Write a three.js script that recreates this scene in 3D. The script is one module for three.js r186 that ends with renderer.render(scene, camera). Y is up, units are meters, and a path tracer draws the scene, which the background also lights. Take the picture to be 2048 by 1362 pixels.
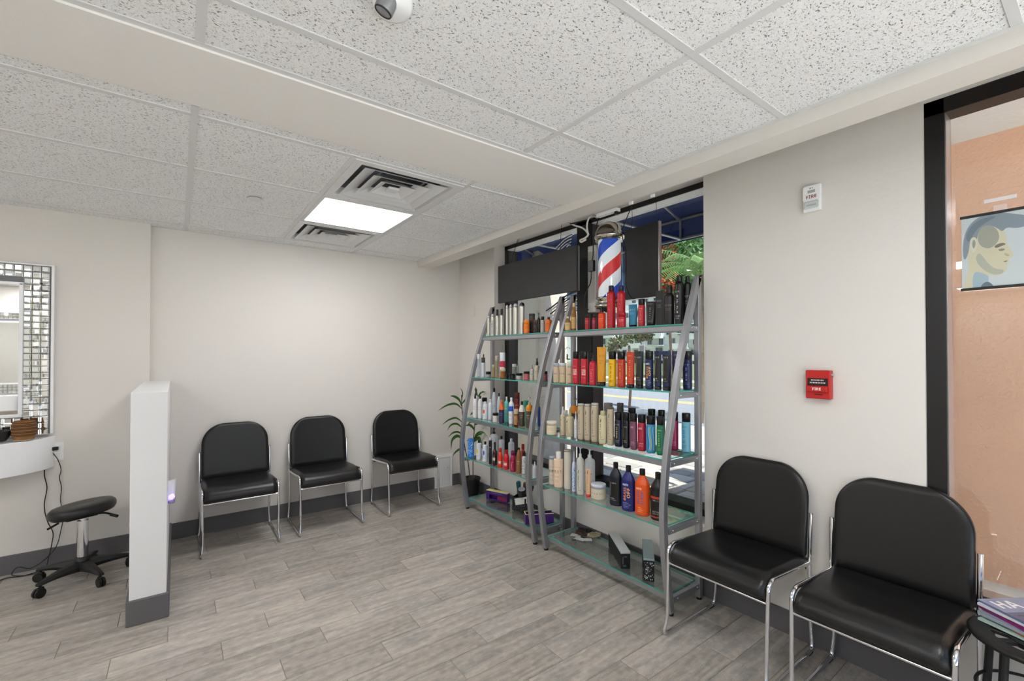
import * as THREE from 'three';
import { RoundedBoxGeometry } from 'three/addons/geometries/RoundedBoxGeometry.js';
import { mergeGeometries } from 'three/addons/utils/BufferGeometryUtils.js';
import { RectAreaLightUniformsLib } from 'three/addons/lights/RectAreaLightUniformsLib.js';
import { Sky } from 'three/addons/objects/Sky.js';

// ---------------------------------------------------------------- camera, sky, sun, exposure
const V = (x, y, z) => new THREE.Vector3(x, y, z);
const scene = new THREE.Scene();
const FOCAL = 903.73, CX = 1024, CY = 701.63, YAW = 36.556 * Math.PI / 180, PITCH = 0.592 * Math.PI / 180;
const EYE = V(-0.0483, 1.3394, 4.131);
const FWD = V(Math.sin(YAW) * Math.cos(PITCH), Math.sin(PITCH), -Math.cos(YAW) * Math.cos(PITCH));
const RIGHT = V(Math.cos(YAW), 0, Math.sin(YAW));
const UPV = RIGHT.clone().cross(FWD);
const camera = new THREE.PerspectiveCamera(2 * Math.atan(CY / FOCAL) * 180 / Math.PI, 2048 / (2 * CY), 0.05, 400);
camera.setViewOffset(2048, 2 * CY, 0, 0, 2048, 1362);
camera.position.copy(EYE);
camera.lookAt(EYE.clone().add(FWD));

const renderer = new THREE.WebGLRenderer({ antialias: true });
renderer.toneMapping = THREE.LinearToneMapping;
renderer.toneMappingExposure = 2.15;
renderer.shadowMap.enabled = true;
RectAreaLightUniformsLib.init();

const SUN = V(-0.14, 0.86, 0.47).normalize();
const sky = new Sky();
sky.name = 'sky';
sky.scale.setScalar(300);
sky.material.uniforms.turbidity.value = 8;
sky.material.uniforms.rayleigh.value = 0.12;
sky.material.uniforms.mieCoefficient.value = 0.008;
sky.material.uniforms.mieDirectionalG.value = 0.8;
sky.material.uniforms.sunPosition.value.copy(SUN);
scene.add(sky);
scene.backgroundIntensity = 0.55;
const sun = new THREE.DirectionalLight(0xfff7ef, 7.6);
sun.name = 'sun';
sun.position.copy(SUN).multiplyScalar(40);
sun.target.position.set(0, 0, 0);
sun.castShadow = true;
sun.shadow.mapSize.set(2048, 2048);
Object.assign(sun.shadow.camera, { left: -30, right: 30, top: 30, bottom: -30, near: 1, far: 100 });
scene.add(sun, sun.target);

// fitted ceiling panels: [x, z]; the first one is in view, the others hang over the rest of the room
const PANEL_INTENSITY = 7.5;
const PANELS = [[0.9144, 1.0977], [-2.7432, 1.0977], [0.9144, 4.269], [-1.5240, 3.0498], [-1.5240, 4.269], [-3.9624, 3.0498]];

// ---------------------------------------------------------------- helpers
let seed = 12345;
const rnd = () => { seed = (seed * 1664525 + 1013904223) >>> 0; return seed / 4294967296; };
const rr = (a, b) => a + (b - a) * rnd();
const used = {};
const numbered = (n) => { const k = used[n] = (used[n] ?? -1) + 1; return k ? `${n}_${String(k).padStart(3, '0')}` : n; };
const shadow = (o) => { o.castShadow = o.receiveShadow = true; return o; };
function part(name, geo, mat, parent) { const m = shadow(new THREE.Mesh(geo, mat)); m.name = name; parent.add(m); return m; }
function thing(name, label, category, pos = [0, 0, 0], turn = 0, group) {
  const o = new THREE.Group(); o.name = numbered(name); o.position.set(...pos); o.rotation.y = turn;
  o.userData = { label, category }; if (group) o.userData.group = group; scene.add(o); return o;
}
function single(name, geo, mat, label, category, group) {
  const m = part(numbered(name), geo, mat, scene); m.userData = { label, category }; if (group) m.userData.group = group; return m;
}
function structGroup(name, label) { const o = new THREE.Group(); o.name = name; o.userData = { kind: 'structure', label }; scene.add(o); return o; }
function struct(name, geo, mat, label) { const m = part(name, geo, mat, scene); m.userData = { kind: 'structure', label }; return m; }

// pixel (in the 2048 x 1362 photograph) to a ray, and to a point on an axis plane
function ray(px, py) { return FWD.clone().addScaledVector(RIGHT, (px - CX) / FOCAL).addScaledVector(UPV, -(py - CY) / FOCAL); }
function onPlane(axis, value, px, py) { const d = ray(px, py); const t = (value - EYE[axis]) / d[axis]; return EYE.clone().addScaledVector(d, t); }
const onX = (v, x, y) => onPlane('x', v, x, y), onY = (v, x, y) => onPlane('y', v, x, y), onZ = (v, x, y) => onPlane('z', v, x, y);
const depthOf = (p) => p.clone().sub(EYE).dot(FWD);

function uvWorld(g, s = 1, ou = 0, ov = 0) {   // uv in metres from the dominant axis of the normal
  const p = g.attributes.position, n = g.attributes.normal, uv = new Float32Array(p.count * 2);
  for (let i = 0; i < p.count; i++) {
    const ax = Math.abs(n.getX(i)), ay = Math.abs(n.getY(i)), az = Math.abs(n.getZ(i));
    let u, v; if (ay >= ax && ay >= az) { u = p.getX(i); v = p.getZ(i); } else if (ax >= az) { u = p.getZ(i); v = p.getY(i); } else { u = p.getX(i); v = p.getY(i); }
    uv[i * 2] = u * s + ou; uv[i * 2 + 1] = v * s + ov;
  }
  g.setAttribute('uv', new THREE.BufferAttribute(uv, 2)); return g;
}
function bx(x0, x1, y0, y1, z0, z1) { const g = new THREE.BoxGeometry(x1 - x0, y1 - y0, z1 - z0); g.translate((x0 + x1) / 2, (y0 + y1) / 2, (z0 + z1) / 2); return uvWorld(g); }
function rb(x0, x1, y0, y1, z0, z1, r = 0.003, seg = 2) { const g = new RoundedBoxGeometry(x1 - x0, y1 - y0, z1 - z0, seg, r); g.translate((x0 + x1) / 2, (y0 + y1) / 2, (z0 + z1) / 2); return g; }
const flat = (g) => { const k = g.index ? g.toNonIndexed() : g; for (const a of Object.keys(k.attributes)) if (!['position', 'normal', 'uv'].includes(a)) k.deleteAttribute(a); return k; };
const merge = (list) => mergeGeometries(list.map(flat));
function chamferBox(w, h, d, c) {   // box with chamfered upper edges, 0 at its bottom; uv 0..1 on top
  const a = w / 2, b = d / 2, P = [[-a, 0, -b], [a, 0, -b], [a, 0, b], [-a, 0, b], [-a, h - c, -b], [a, h - c, -b], [a, h - c, b], [-a, h - c, b], [-a + c, h, -b + c], [a - c, h, -b + c], [a - c, h, b - c], [-a + c, h, b - c]];
  const Q = [[11, 10, 9, 8], [7, 6, 10, 11], [6, 5, 9, 10], [5, 4, 8, 9], [4, 7, 11, 8], [3, 2, 6, 7], [2, 1, 5, 6], [1, 0, 4, 5], [0, 3, 7, 4], [0, 1, 2, 3]];
  const pos = [], uv = [];
  for (const q of Q) for (const k of [0, 1, 2, 0, 2, 3]) { const p = P[q[k]]; pos.push(...p); uv.push(p[0] / w + 0.5, p[2] / d + 0.5); }
  const g = new THREE.BufferGeometry(); g.setAttribute('position', new THREE.Float32BufferAttribute(pos, 3)); g.setAttribute('uv', new THREE.Float32BufferAttribute(uv, 2)); g.computeVertexNormals(); return g;
}
function bent(points, radius, corner = 0.04, seg = 90, rad = 8, closed = false) {   // round tube through points with rounded corners
  const path = new THREE.CurvePath(), p = points.map((q) => V(...q)); let from = p[0];
  for (let i = 1; i < p.length - 1; i++) {
    const a = p[i - 1].clone().sub(p[i]), b = p[i + 1].clone().sub(p[i]), r = Math.min(corner, a.length() * 0.48, b.length() * 0.48);
    const s = p[i].clone().addScaledVector(a.normalize(), r), e = p[i].clone().addScaledVector(b.normalize(), r);
    path.add(new THREE.LineCurve3(from, s)); path.add(new THREE.QuadraticBezierCurve3(s, p[i], e)); from = e;
  }
  path.add(new THREE.LineCurve3(from, p[p.length - 1]));
  return new THREE.TubeGeometry(path, seg, radius, rad, closed);
}
const wire = (points, radius, seg = 60) => new THREE.TubeGeometry(new THREE.CatmullRomCurve3(points.map((q) => q.isVector3 ? q : V(...q))), seg, radius, 6);
function lathe(profile, seg = 20) { return new THREE.LatheGeometry(profile.map(([r, y]) => new THREE.Vector2(r, y)), seg); }
function cyl(r0, r1, h, seg = 20, y = 0) { const g = new THREE.CylinderGeometry(r1, r0, h, seg); g.translate(0, y + h / 2, 0); return g; }

// ---------------------------------------------------------------- textures
const SZ = 1024;
function hash(x, y, s) { let h = Math.imul(x | 0, 374761393) ^ Math.imul(y | 0, 668265263) ^ Math.imul(s | 0, 2147483647 ^ 0x5bd1e995); h = Math.imul(h ^ (h >>> 13), 1274126177); h ^= h >>> 16; return (h >>> 0) / 4294967296; }
function vnoise(x, y, s, px = 0, py = 0) {   // value noise, periodic in px, py cells
  const x0 = Math.floor(x), y0 = Math.floor(y), fx = x - x0, fy = y - y0, u = fx * fx * (3 - 2 * fx), v = fy * fy * (3 - 2 * fy);
  const w = (a, n) => n ? ((a % n) + n) % n : a, a = hash(w(x0, px), w(y0, py), s), b = hash(w(x0 + 1, px), w(y0, py), s), c = hash(w(x0, px), w(y0 + 1, py), s), d = hash(w(x0 + 1, px), w(y0 + 1, py), s);
  return a + (b - a) * u + (c - a) * v + (a - b - c + d) * u * v;
}
function dataTex(w, h, fn, srgb = true) {
  const d = new Uint8Array(w * h * 4);
  for (let y = 0; y < h; y++) for (let x = 0; x < w; x++) { const c = fn(x, y), k = (y * w + x) * 4; d[k] = c[0]; d[k + 1] = c[1]; d[k + 2] = c[2]; d[k + 3] = c[3] ?? 255; }
  const t = new THREE.DataTexture(d, w, h); t.wrapS = t.wrapT = THREE.RepeatWrapping; t.magFilter = THREE.LinearFilter; t.minFilter = THREE.LinearMipmapLinearFilter; t.generateMipmaps = true;
  if (srgb) t.colorSpace = THREE.SRGBColorSpace; t.needsUpdate = true; return t;
}
function canvasTex(w, h, draw) {
  const c = document.createElement('canvas'); c.width = w; c.height = h; const k = c.getContext('2d'); draw(k, w, h);
  const t = new THREE.CanvasTexture(c); t.colorSpace = THREE.SRGBColorSpace; t.magFilter = THREE.LinearFilter; return t;
}
const clamp = (v, a, b) => Math.max(a, Math.min(b, v));

// fissured acoustic tile: field of specks, one repeat = 0.61 m
const speckle = (() => {
  const f = new Float32Array(SZ * SZ), S = SZ;
  for (let n = 0; n < 9500; n++) {
    const x = rnd() * S, y = rnd() * S, big = rnd(), len = big > 0.9 ? rr(5, 11) : rr(1, 4.5), a = rr(-0.9, 0.9), wd = big > 0.9 ? rr(1.2, 2.2) : rr(0.7, 1.3), dark = big > 0.9 ? rr(0.7, 1.15) : rr(0.2, 0.8);
    for (let t = -len / 2; t <= len / 2; t += 0.5) {
      const cx = x + Math.cos(a) * t, cy = y + Math.sin(a) * t + Math.sin(t * 0.8 + n) * 0.5;
      for (let j = -2; j <= 2; j++) for (let i = -2; i <= 2; i++) { const q = Math.hypot(i, j); if (q > wd) continue; const k = ((Math.floor(cy + j) + S) % S) * S + (Math.floor(cx + i) + S) % S; f[k] = Math.max(f[k], dark * (1 - 0.35 * q / wd)); }
    }
  }
  return f;
})();
const tileTex = dataTex(SZ, SZ, (x, y) => { const s = speckle[y * SZ + x], g = 243 + (vnoise(x / 9, y / 9, 3) - 0.5) * 9; const v = g - s * 140; return [v, v, v - 1]; });
const tileBump = dataTex(SZ, SZ, (x, y) => { const v = 255 - speckle[y * SZ + x] * 220 - vnoise(x / 6, y / 6, 5) * 30; return [v, v, v]; }, false);
for (const t of [tileTex, tileBump]) t.repeat.set(1 / 0.6096, 1 / 0.6096);

// wood-look porcelain planks
const plankMats = [0, 1, 2, 3, 4, 5].map((k) => {
  const tone = [0, -5, 4, -2, 5, -8][k], W = 1024, H = 256;
  const t = dataTex(W, H, (x, y) => {
    const warp = (vnoise(x / 260, y / 80, 11 + k) - 0.5) * 40 + (vnoise(x / 60, y / 25, 21 + k) - 0.5) * 8;
    const yy = y + warp;
    const grain = vnoise(x / 120, yy / 3.2, 31 + k), fine = vnoise(x / 28, y / 1.5, 41 + k), broad = vnoise(x / 260, yy / 26, 51 + k), pore = vnoise(x / 14, yy / 1.7, 61 + k), mott = vnoise(x / 40, y / 30, 71 + k);
    let v = 166 + tone + (grain - 0.5) * 17 + (fine - 0.5) * 17 + (broad - 0.5) * 30 + (mott - 0.5) * 20 + (vnoise(x / 9, y / 2.2, 81 + k) - 0.5) * 14;
    if (pore > 0.8) v -= (pore - 0.8) * 120;
    if (grain > 0.74) v -= (grain - 0.74) * 70;
    const warm = (broad - 0.5) * 6;
    return [clamp(v + 6 + warm, 0, 255), clamp(v - 1, 0, 255), clamp(v - 11 - warm, 0, 255)];
  });
  const b = dataTex(512, 128, (x, y) => { const X = x * 2, Y = y * 2, warp = (vnoise(X / 190, Y / 60, 11 + k) - 0.5) * 46; const v = 128 + (vnoise(X / 120, (Y + warp) / 3.2, 31 + k) - 0.5) * 120 + (vnoise(X / 28, Y / 1.5, 41 + k) - 0.5) * 90; return [v, v, v]; }, false);
  return new THREE.MeshStandardMaterial({ map: t, bumpMap: b, bumpScale: 0.0007, roughness: 0.36 });
});
const wallBump = dataTex(512, 512, (x, y) => { const v = 128 + (vnoise(x / 4, y / 4, 7, 128, 128) - 0.5) * 90 + (vnoise(x / 16, y / 16, 8, 32, 32) - 0.5) * 90; return [v, v, v]; }, false);
wallBump.repeat.set(2.5, 2.5);
const vinylBump = dataTex(512, 512, (x, y) => { const v = 128 + (vnoise(x / 3, y / 3, 17, 512 / 3 | 0, 512 / 3 | 0) - 0.5) * 100 + (vnoise(x / 40, y / 60, 18) - 0.5) * 80; return [v, v, v]; }, false);
vinylBump.repeat.set(3, 3);
const stuccoBump = dataTex(512, 512, (x, y) => { const v = 128 + (vnoise(x / 8, y / 8, 27, 64, 64) - 0.5) * 140 + (vnoise(x / 2.5, y / 2.5, 28) - 0.5) * 60; return [v, v, v]; }, false);
stuccoBump.repeat.set(1.2, 1.2);

// ---------------------------------------------------------------- materials
const std = (color, roughness = 0.6, metalness = 0, extra = {}) => new THREE.MeshStandardMaterial({ color, roughness, metalness, ...extra });
const M = {
  wall: std(0xe1dcd4, 0.75, 0, { bumpMap: wallBump, bumpScale: 0.0006 }),
  white: std(0xe9e9e8, 0.5), trimWhite: std(0xeeeeec, 0.45), gloss: std(0xf2f2f2, 0.18),
  beam: std(0xefece6, 0.75, 0, { bumpMap: wallBump, bumpScale: 0.0006 }),
  tile: std(0xffffff, 0.95, 0, { map: tileTex, bumpMap: tileBump, bumpScale: 0.0016 }),
  tee: std(0xdcdcdb, 0.45), base: std(0x615f60, 0.55), grout: std(0x8d857b, 0.9),
  black: std(0x0d0d0e, 0.45), blackMatte: std(0x121213, 0.75), frame: std(0x101012, 0.38), frameGrey: std(0x4a474b, 0.45, 0.2), alu: std(0xb9b9bd, 0.3, 0.8),
  chrome: std(0xe8e8ea, 0.09, 1), silver: std(0xa9aaae, 0.36, 0.72), steelDark: std(0x3b3b3d, 0.4, 0.6),
  vinyl: std(0x0f0e0e, 0.34, 0, { bumpMap: vinylBump, bumpScale: 0.0005 }),
  mirror: std(0xf3f5f4, 0.02, 1), duct: std(0xb3b5b8, 0.5, 0.6),
  pane: new THREE.MeshPhysicalMaterial({ color: 0xf6faf9, transmission: 1, thickness: 0, roughness: 0, ior: 1.5 }),
  tinted: new THREE.MeshPhysicalMaterial({ color: 0xd2d6d6, transmission: 1, thickness: 0, roughness: 0, ior: 1.5 }),
  shelfGlass: new THREE.MeshPhysicalMaterial({ color: 0xf7fbfa, transmission: 1, thickness: 0, roughness: 0, ior: 1.5 }),
  shelfEdge: new THREE.MeshPhysicalMaterial({ color: 0x4fc2ae, transmission: 0.45, thickness: 0, roughness: 0.55, ior: 1.5 }),
  soil: std(0x2b221b, 0.95), leaf: new THREE.MeshPhysicalMaterial({ color: 0x3c6a24, roughness: 0.5, transmission: 0.25, thickness: 0, side: THREE.DoubleSide }),
  stem: std(0x4d4a34, 0.7), red: std(0xc01f1d, 0.35),
  cordBlack: std(0x0c0c0c, 0.6), cordWhite: std(0xd8d6d0, 0.5), rattan: std(0x8a6036, 0.8),
  stucco: std(0xe3d7c2, 0.9, 0, { bumpMap: stuccoBump, bumpScale: 0.004 }), orange: std(0xf6c6a8, 0.9, 0, { bumpMap: stuccoBump, bumpScale: 0.003 }),
};
// ---------------------------------------------------------------- the setting
const HC = 2.2632, XW = 2.33, XE = 1.854, XL = 2.0, YS = 2.212, T = 0.6096, TOP = 2.9;
const X0 = -4.6, Z1 = 4.8, ZP = 0.06, F3 = [-0.95, 2.05, 0.08, 2.2], F4 = [-4.4, -2.75, 0.08, 2.2];

{ // floor: planks along x, thirds offset
  const floor = structGroup('floor', 'greige wood-look plank tile floor');
  part('grout_bed', bx(X0 - 0.2, XW + 0.2, -0.2, -0.0022, -0.2, Z1 + 0.2), M.grout, floor);
  const L = 0.6, WD = 0.1493, G = 0.0032, z0 = 1.4632, full = chamferBox(L - G, 0.01, WD - G, 0.0014), cache = {}, rest = [[], [], [], [], [], []];
  for (let n = -10; n < 23; n++) {
    let za = z0 + WD * n, zb = za + WD; za = Math.max(za, 0); zb = Math.min(zb, Z1); if (zb - za < 0.02) continue;
    const off = 0.325 - 0.2 * n - Math.floor((0.325 - 0.2 * n - X0) / L) * L - L;
    for (let x = off; x < XW; x += L) {
      const xa = Math.max(x, X0), xb = Math.min(x + L, XW); if (xb - xa < 0.02) continue;
      const w = xb - xa - G, d = zb - za - G, key = w.toFixed(4) + '_' + d.toFixed(4);
      const g = Math.abs(w - (L - G)) < 1e-6 && Math.abs(d - (WD - G)) < 1e-6 ? full : (cache[key] ??= chamferBox(w, 0.01, d, 0.0014));
      const mi = Math.floor(rnd() * 6), turn = rnd() < 0.5 ? Math.PI : 0, y = -0.01 + rr(-0.0003, 0.0003);
      const seen = zb > 0 && za < 3.3 && xb > -1.15 && (xa - EYE.x) > -0.75 * (EYE.z - za) - 0.2;
      if (seen) { const m = part('plank', g, plankMats[mi], floor); m.position.set((xa + xb) / 2, y, (za + zb) / 2); m.rotation.y = turn; }
      else { const q = g.clone(); q.rotateY(turn); q.translate((xa + xb) / 2, y, (za + zb) / 2); rest[mi].push(q); }
    }
  }
  rest.forEach((list, i) => { if (list.length) part('outlying_planks', merge(list), plankMats[i], floor).userData.kind = 'stuff'; });
}

{ // walls
  struct('wall_back', bx(X0 - 0.2, XW + 0.25, -0.05, TOP, -0.2, 0), M.wall, 'off-white painted wall behind the waiting chairs');
  struct('wall_back_left', bx(X0, -0.202, 0, HC + 0.05, 0, ZP), M.wall, 'off-white wall behind the mirror station');
  struct('wall_left', bx(X0 - 0.2, X0, -0.05, TOP, -0.2, Z1 + 0.2), M.wall, 'off-white side wall');
  struct('wall_front', merge([bx(X0 - 0.2, F4[0], -0.05, TOP, Z1, Z1 + 0.2), bx(F4[1], F3[0], -0.05, TOP, Z1, Z1 + 0.2), bx(F4[0], F4[1], F4[3], TOP, Z1, Z1 + 0.2), bx(F4[0], F4[1], -0.05, F4[2], Z1, Z1 + 0.2), bx(F3[1], XW + 0.25, -0.05, TOP, Z1, Z1 + 0.2), bx(F3[0], F3[1], F3[3], TOP, Z1, Z1 + 0.2), bx(F3[0], F3[1], -0.05, F3[2], Z1, Z1 + 0.2)]), M.wall, 'off-white wall with a storefront window opposite the chairs');
  const a = XW, b = XW + 0.25, w1 = [0.645, 2.735, 0.38, 2.372], w2 = [3.668, 4.72, 0.40, 2.345];
  struct('wall_right', merge([
    bx(a, b, -0.2, TOP, 0, w1[0]), bx(a, b, -0.2, w1[2], w1[0], w1[1]), bx(a, b, w1[3], TOP, w1[0], w1[1]),
    bx(a, b, -0.2, TOP, w1[1], w2[0]), bx(a, b, -0.2, w2[2], w2[0], w2[1]), bx(a, b, w2[3], TOP, w2[0], w2[1]), bx(a, b, -0.2, TOP, w2[1], Z1),
  ]), M.wall, 'off-white window wall');
  struct('roof', bx(X0 - 0.2, XW + 0.25, TOP, TOP + 0.2, -0.2, Z1 + 0.2), M.grout, 'flat roof slab');
  struct('trim_1', bx(XE, XL, YS, TOP, 0, Z1), M.wall, 'shallow drywall soffit along the window wall');
  struct('trim_2', bx(X0, XE, HC - 0.008, HC + 0.05, 2.115, 2.498), M.beam, 'flat drywall band across the ceiling');
  const p = structGroup('wall_partition', 'white half-height partition wall');
  part('partition_body', rb(-0.232, -0.084, 0, 1.156, 0.0, 1.2, 0.004), M.white, p);
  const pb = 0.012, ph = 0.125;
  part('cove_base', merge([rb(-0.232 - pb, -0.084 + pb, 0, ph, 1.2 - 0.02, 1.2 + pb, 0.005), bx(-0.084, -0.084 + pb, 0, ph, pb, 1.19), bx(-0.232 - pb, -0.232, 0, ph, ZP, 1.19)]), M.base, p);
  struct('baseboard_back', merge([bx(-0.072, 2.036, 0, 0.115, 0, 0.012), bx(2.242, XW, 0, 0.115, 0, 0.012)]), M.base, 'grey vinyl cove base below the waiting chairs');
  struct('baseboard_right', bx(XW - 0.012, XW, 0, 0.112, 0.012, Z1), M.base, 'grey vinyl cove base below the windows');
  struct('baseboard_left', bx(X0, -0.244, 0, 0.115, ZP, ZP + 0.012), M.base, 'grey vinyl cove base below the mirror station');
}

{ // suspended ceiling: lay-in tiles on exposed tees
  const c = structGroup('ceiling', 'suspended ceiling of speckled acoustic tiles');
  const zf = [0.012, 0.1833, 0.7929, 1.4025, 2.0121, 2.115], zn = [2.498, 2.745, 3.3546, 3.9642, 4.5738, Z1];
  const isFixture = (xa, za) => PANELS.some(([px, pz]) => Math.abs(px - xa - T / 2) < 0.1 && Math.abs(pz - za - T / 2) < 0.1) || (Math.abs(xa - T) < 0.02 && (Math.abs(za - 0.1833) < 0.02 || Math.abs(za - 1.4025) < 0.02));
  const tees = [], tw = 0.012;
  const addTile = (xa, xb, za, zb) => {
    if (xb - xa < 0.03 || zb - za < 0.03) return;
    const g = bx(xa + 0.004, xb - 0.004, HC + 0.004, HC + 0.019, za + 0.004, zb - 0.004); const ou = rnd(), ov = rnd(); const uv = g.attributes.uv; for (let i = 0; i < uv.count; i++) uv.setXY(i, uv.getX(i) + ou, uv.getY(i) + ov);
    part('ceiling_tile', g, M.tile, c);
  };
  const teeZ = (x, za, zb) => part('ceiling_tee', bx(x - tw, x + tw, HC, HC + 0.004, za, zb), M.tee, c);
  const teeX = (z, xa, xb) => part('ceiling_tee', bx(xa, xb, HC + 0.0004, HC + 0.004, z - tw, z + tw), M.tee, c);
  for (const zs of [zf, zn]) {
    for (let i = 0; i < zs.length - 1; i++) for (let x = -4 * 2 * T; x < XE; x += 2 * T) {
      const xa = Math.max(x, X0), xb = Math.min(x + 2 * T, XE); if (xb - xa < 0.03) continue;
      if (isFixture(x, zs[i])) { addTile(x + T, xb, zs[i], zs[i + 1]); teeZ(x + T, zs[i], zs[i + 1]); }
      else if (isFixture(x + T, zs[i])) { addTile(xa, x + T, zs[i], zs[i + 1]); teeZ(x + T, zs[i], zs[i + 1]); }
      else addTile(xa, xb, zs[i], zs[i + 1]);
    }
    for (let x = -3 * 2 * T; x < XE; x += 2 * T) teeZ(x, zs[0], zs[zs.length - 1]);
    for (const z of zs.slice(1, -1)) teeX(z, X0, XE);
  }
  for (const g of [bx(XE - 0.022, XE, HC, HC + 0.004, 0, 2.115), bx(XE - 0.022, XE, HC, HC + 0.004, 2.498, Z1), bx(X0, XE, HC, HC + 0.004, 0, 0.02), bx(X0, XE, HC - 0.001, HC + 0.003, 2.498, 2.522), bx(X0, XE, HC, HC + 0.004, 2.095, 2.115)]) part('wall_angle', g, M.tee, c);
}

{ // windows
  const w = structGroup('window_1', 'black framed storefront window behind the shelving racks'), a = 2.45, b = 2.58, yb = 0.38, yt = 2.372;
  part('jamb', rb(a, b, yb, yt, 0.645, 0.684, 0.002), M.frame, w); part('jamb', rb(a, b, yb, yt, 2.685, 2.735, 0.002), M.frame, w);
  part('jamb_side', bx(a + 0.02, b - 0.012, yb + 0.05, yt - 0.04, 0.684, 0.6865), M.frameGrey, w);
  part('mullion', rb(a, b, yb, yt, 1.61, 1.763, 0.002), M.frame, w);
  part('mullion_side', bx(a + 0.012, b - 0.012, yb + 0.05, yt - 0.04, 1.763, 1.7655), M.frameGrey, w);
  part('header', rb(a, b, 2.338, yt, 0.645, 2.735, 0.002), M.frame, w); part('header_liner', bx(a + 0.006, b - 0.01, 2.333, 2.3385, 0.684, 2.685), M.trimWhite, w);
  part('sill_rail', rb(a, b, yb, 0.43, 0.645, 2.735, 0.002), M.frame, w);
  part('glass_pane', bx(2.538, 2.544, 0.43, 2.334, 0.684, 1.61), M.tinted, w); part('glass_pane', bx(2.538, 2.544, 0.43, 2.334, 1.763, 2.685), M.tinted, w);
  part('sill_board', rb(XW - 0.015, a, yb - 0.001, yb + 0.012, 0.645, 2.735, 0.003), M.trimWhite, w);
  const v = structGroup('window_2', 'tall black framed window beside the fire alarm'), c = 2.345, d = 2.44;
  part('jamb', rb(c, d, 0.40, 2.345, 3.668, 3.728, 0.002), M.frame, v); part('jamb', rb(c, d, 0.40, 2.345, 4.66, 4.72, 0.002), M.frame, v);
  part('jamb_side', bx(c + 0.012, d, 0.445, 2.285, 3.728, 3.7305), M.alu, v);
  part('header', rb(c, d, 2.285, 2.345, 3.668, 4.72, 0.002), M.frame, v);
  part('sill_rail', rb(c, d, 0.40, 0.443, 3.668, 4.72, 0.002), M.frame, v); part('sill_liner', bx(c + 0.02, d, 0.443, 0.4455, 3.7305, 4.66), M.alu, v);
  part('glass_pane', bx(d - 0.006, d, 0.445, 2.285, 3.7305, 4.66), M.pane, v);
  part('sill_board', rb(XW - 0.015, c, 0.385, 0.402, 3.668, 4.72, 0.003), M.trimWhite, v);
}

{ // storefront glazing opposite, whose daylight reaches the ceiling and the partition end
  for (const [n, label, f] of [['window_3', 'storefront window opposite the chairs', F3], ['window_4', 'storefront window beside the opposite styling counter', F4]]) {
    const w = structGroup(n, label), a = Z1 + 0.06, b = Z1 + 0.16, [x0, x1, y0, y1] = f, m = (x0 + x1) / 2;
    part('jamb', rb(x0, x0 + 0.05, y0, y1, a, b, 0.002), M.frame, w); part('jamb', rb(x1 - 0.05, x1, y0, y1, a, b, 0.002), M.frame, w); part('header', rb(x0, x1, y1 - 0.05, y1, a, b, 0.002), M.frame, w); part('sill_rail', rb(x0, x1, y0, y0 + 0.06, a, b, 0.002), M.frame, w);
    part('mullion', rb(m - 0.025, m + 0.025, y0, y1, a, b, 0.002), M.frame, w);
    part('glass_pane', bx(x0 + 0.05, m - 0.025, y0 + 0.06, y1 - 0.05, a + 0.05, a + 0.056), M.pane, w); part('glass_pane', bx(m + 0.025, x1 - 0.05, y0 + 0.06, y1 - 0.05, a + 0.05, a + 0.056), M.pane, w);
  }
}

// ---------------------------------------------------------------- ceiling fixtures
const glow = new THREE.MeshStandardMaterial({ color: 0xffffff, emissive: 0xffffff, emissiveIntensity: 1.6, roughness: 0.5 });
PANELS.forEach(([x, z], i) => {
  const t = thing('ceiling_light', ['square white flat light panel glowing between two ceiling air vents', 'ceiling light panel over the far side of the styling counter', 'ceiling light panel beside the storefront window opposite the chairs', 'ceiling light panel over the middle of the styling area', 'ceiling light panel over the opposite styling counter', 'ceiling light panel near the side wall'][i], 'light', [x, HC, z]);
  const h = T / 2 - 0.012, k = 0.272;
  part('light_frame', merge([bx(-h, h, -0.002, 0.02, -h, -k), bx(-h, h, -0.002, 0.02, k, h), bx(-h, -k, -0.002, 0.02, -k, k), bx(k, h, -0.002, 0.02, -k, k)]), M.tee, t);
  part('light_diffuser', bx(-k, k, 0.006, 0.012, -k, k), glow, t);
  const l = new THREE.RectAreaLight(0xf9f8fc, PANEL_INTENSITY, 2 * k, 2 * k); l.name = 'panel_lamp'; l.position.set(0, 0.002, 0); l.rotation.x = -Math.PI / 2; t.add(l);
});
function frustum4(b, t, y0, y1) { const g = new THREE.CylinderGeometry(t * Math.SQRT2, b * Math.SQRT2, y1 - y0, 4, 1, true); g.rotateY(Math.PI / 4); g.translate(0, (y0 + y1) / 2, 0); const k = g.toNonIndexed(); k.computeVertexNormals(); return k; }
const ventMat = std(0xdededd, 0.4, 0, { side: THREE.DoubleSide });
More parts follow.
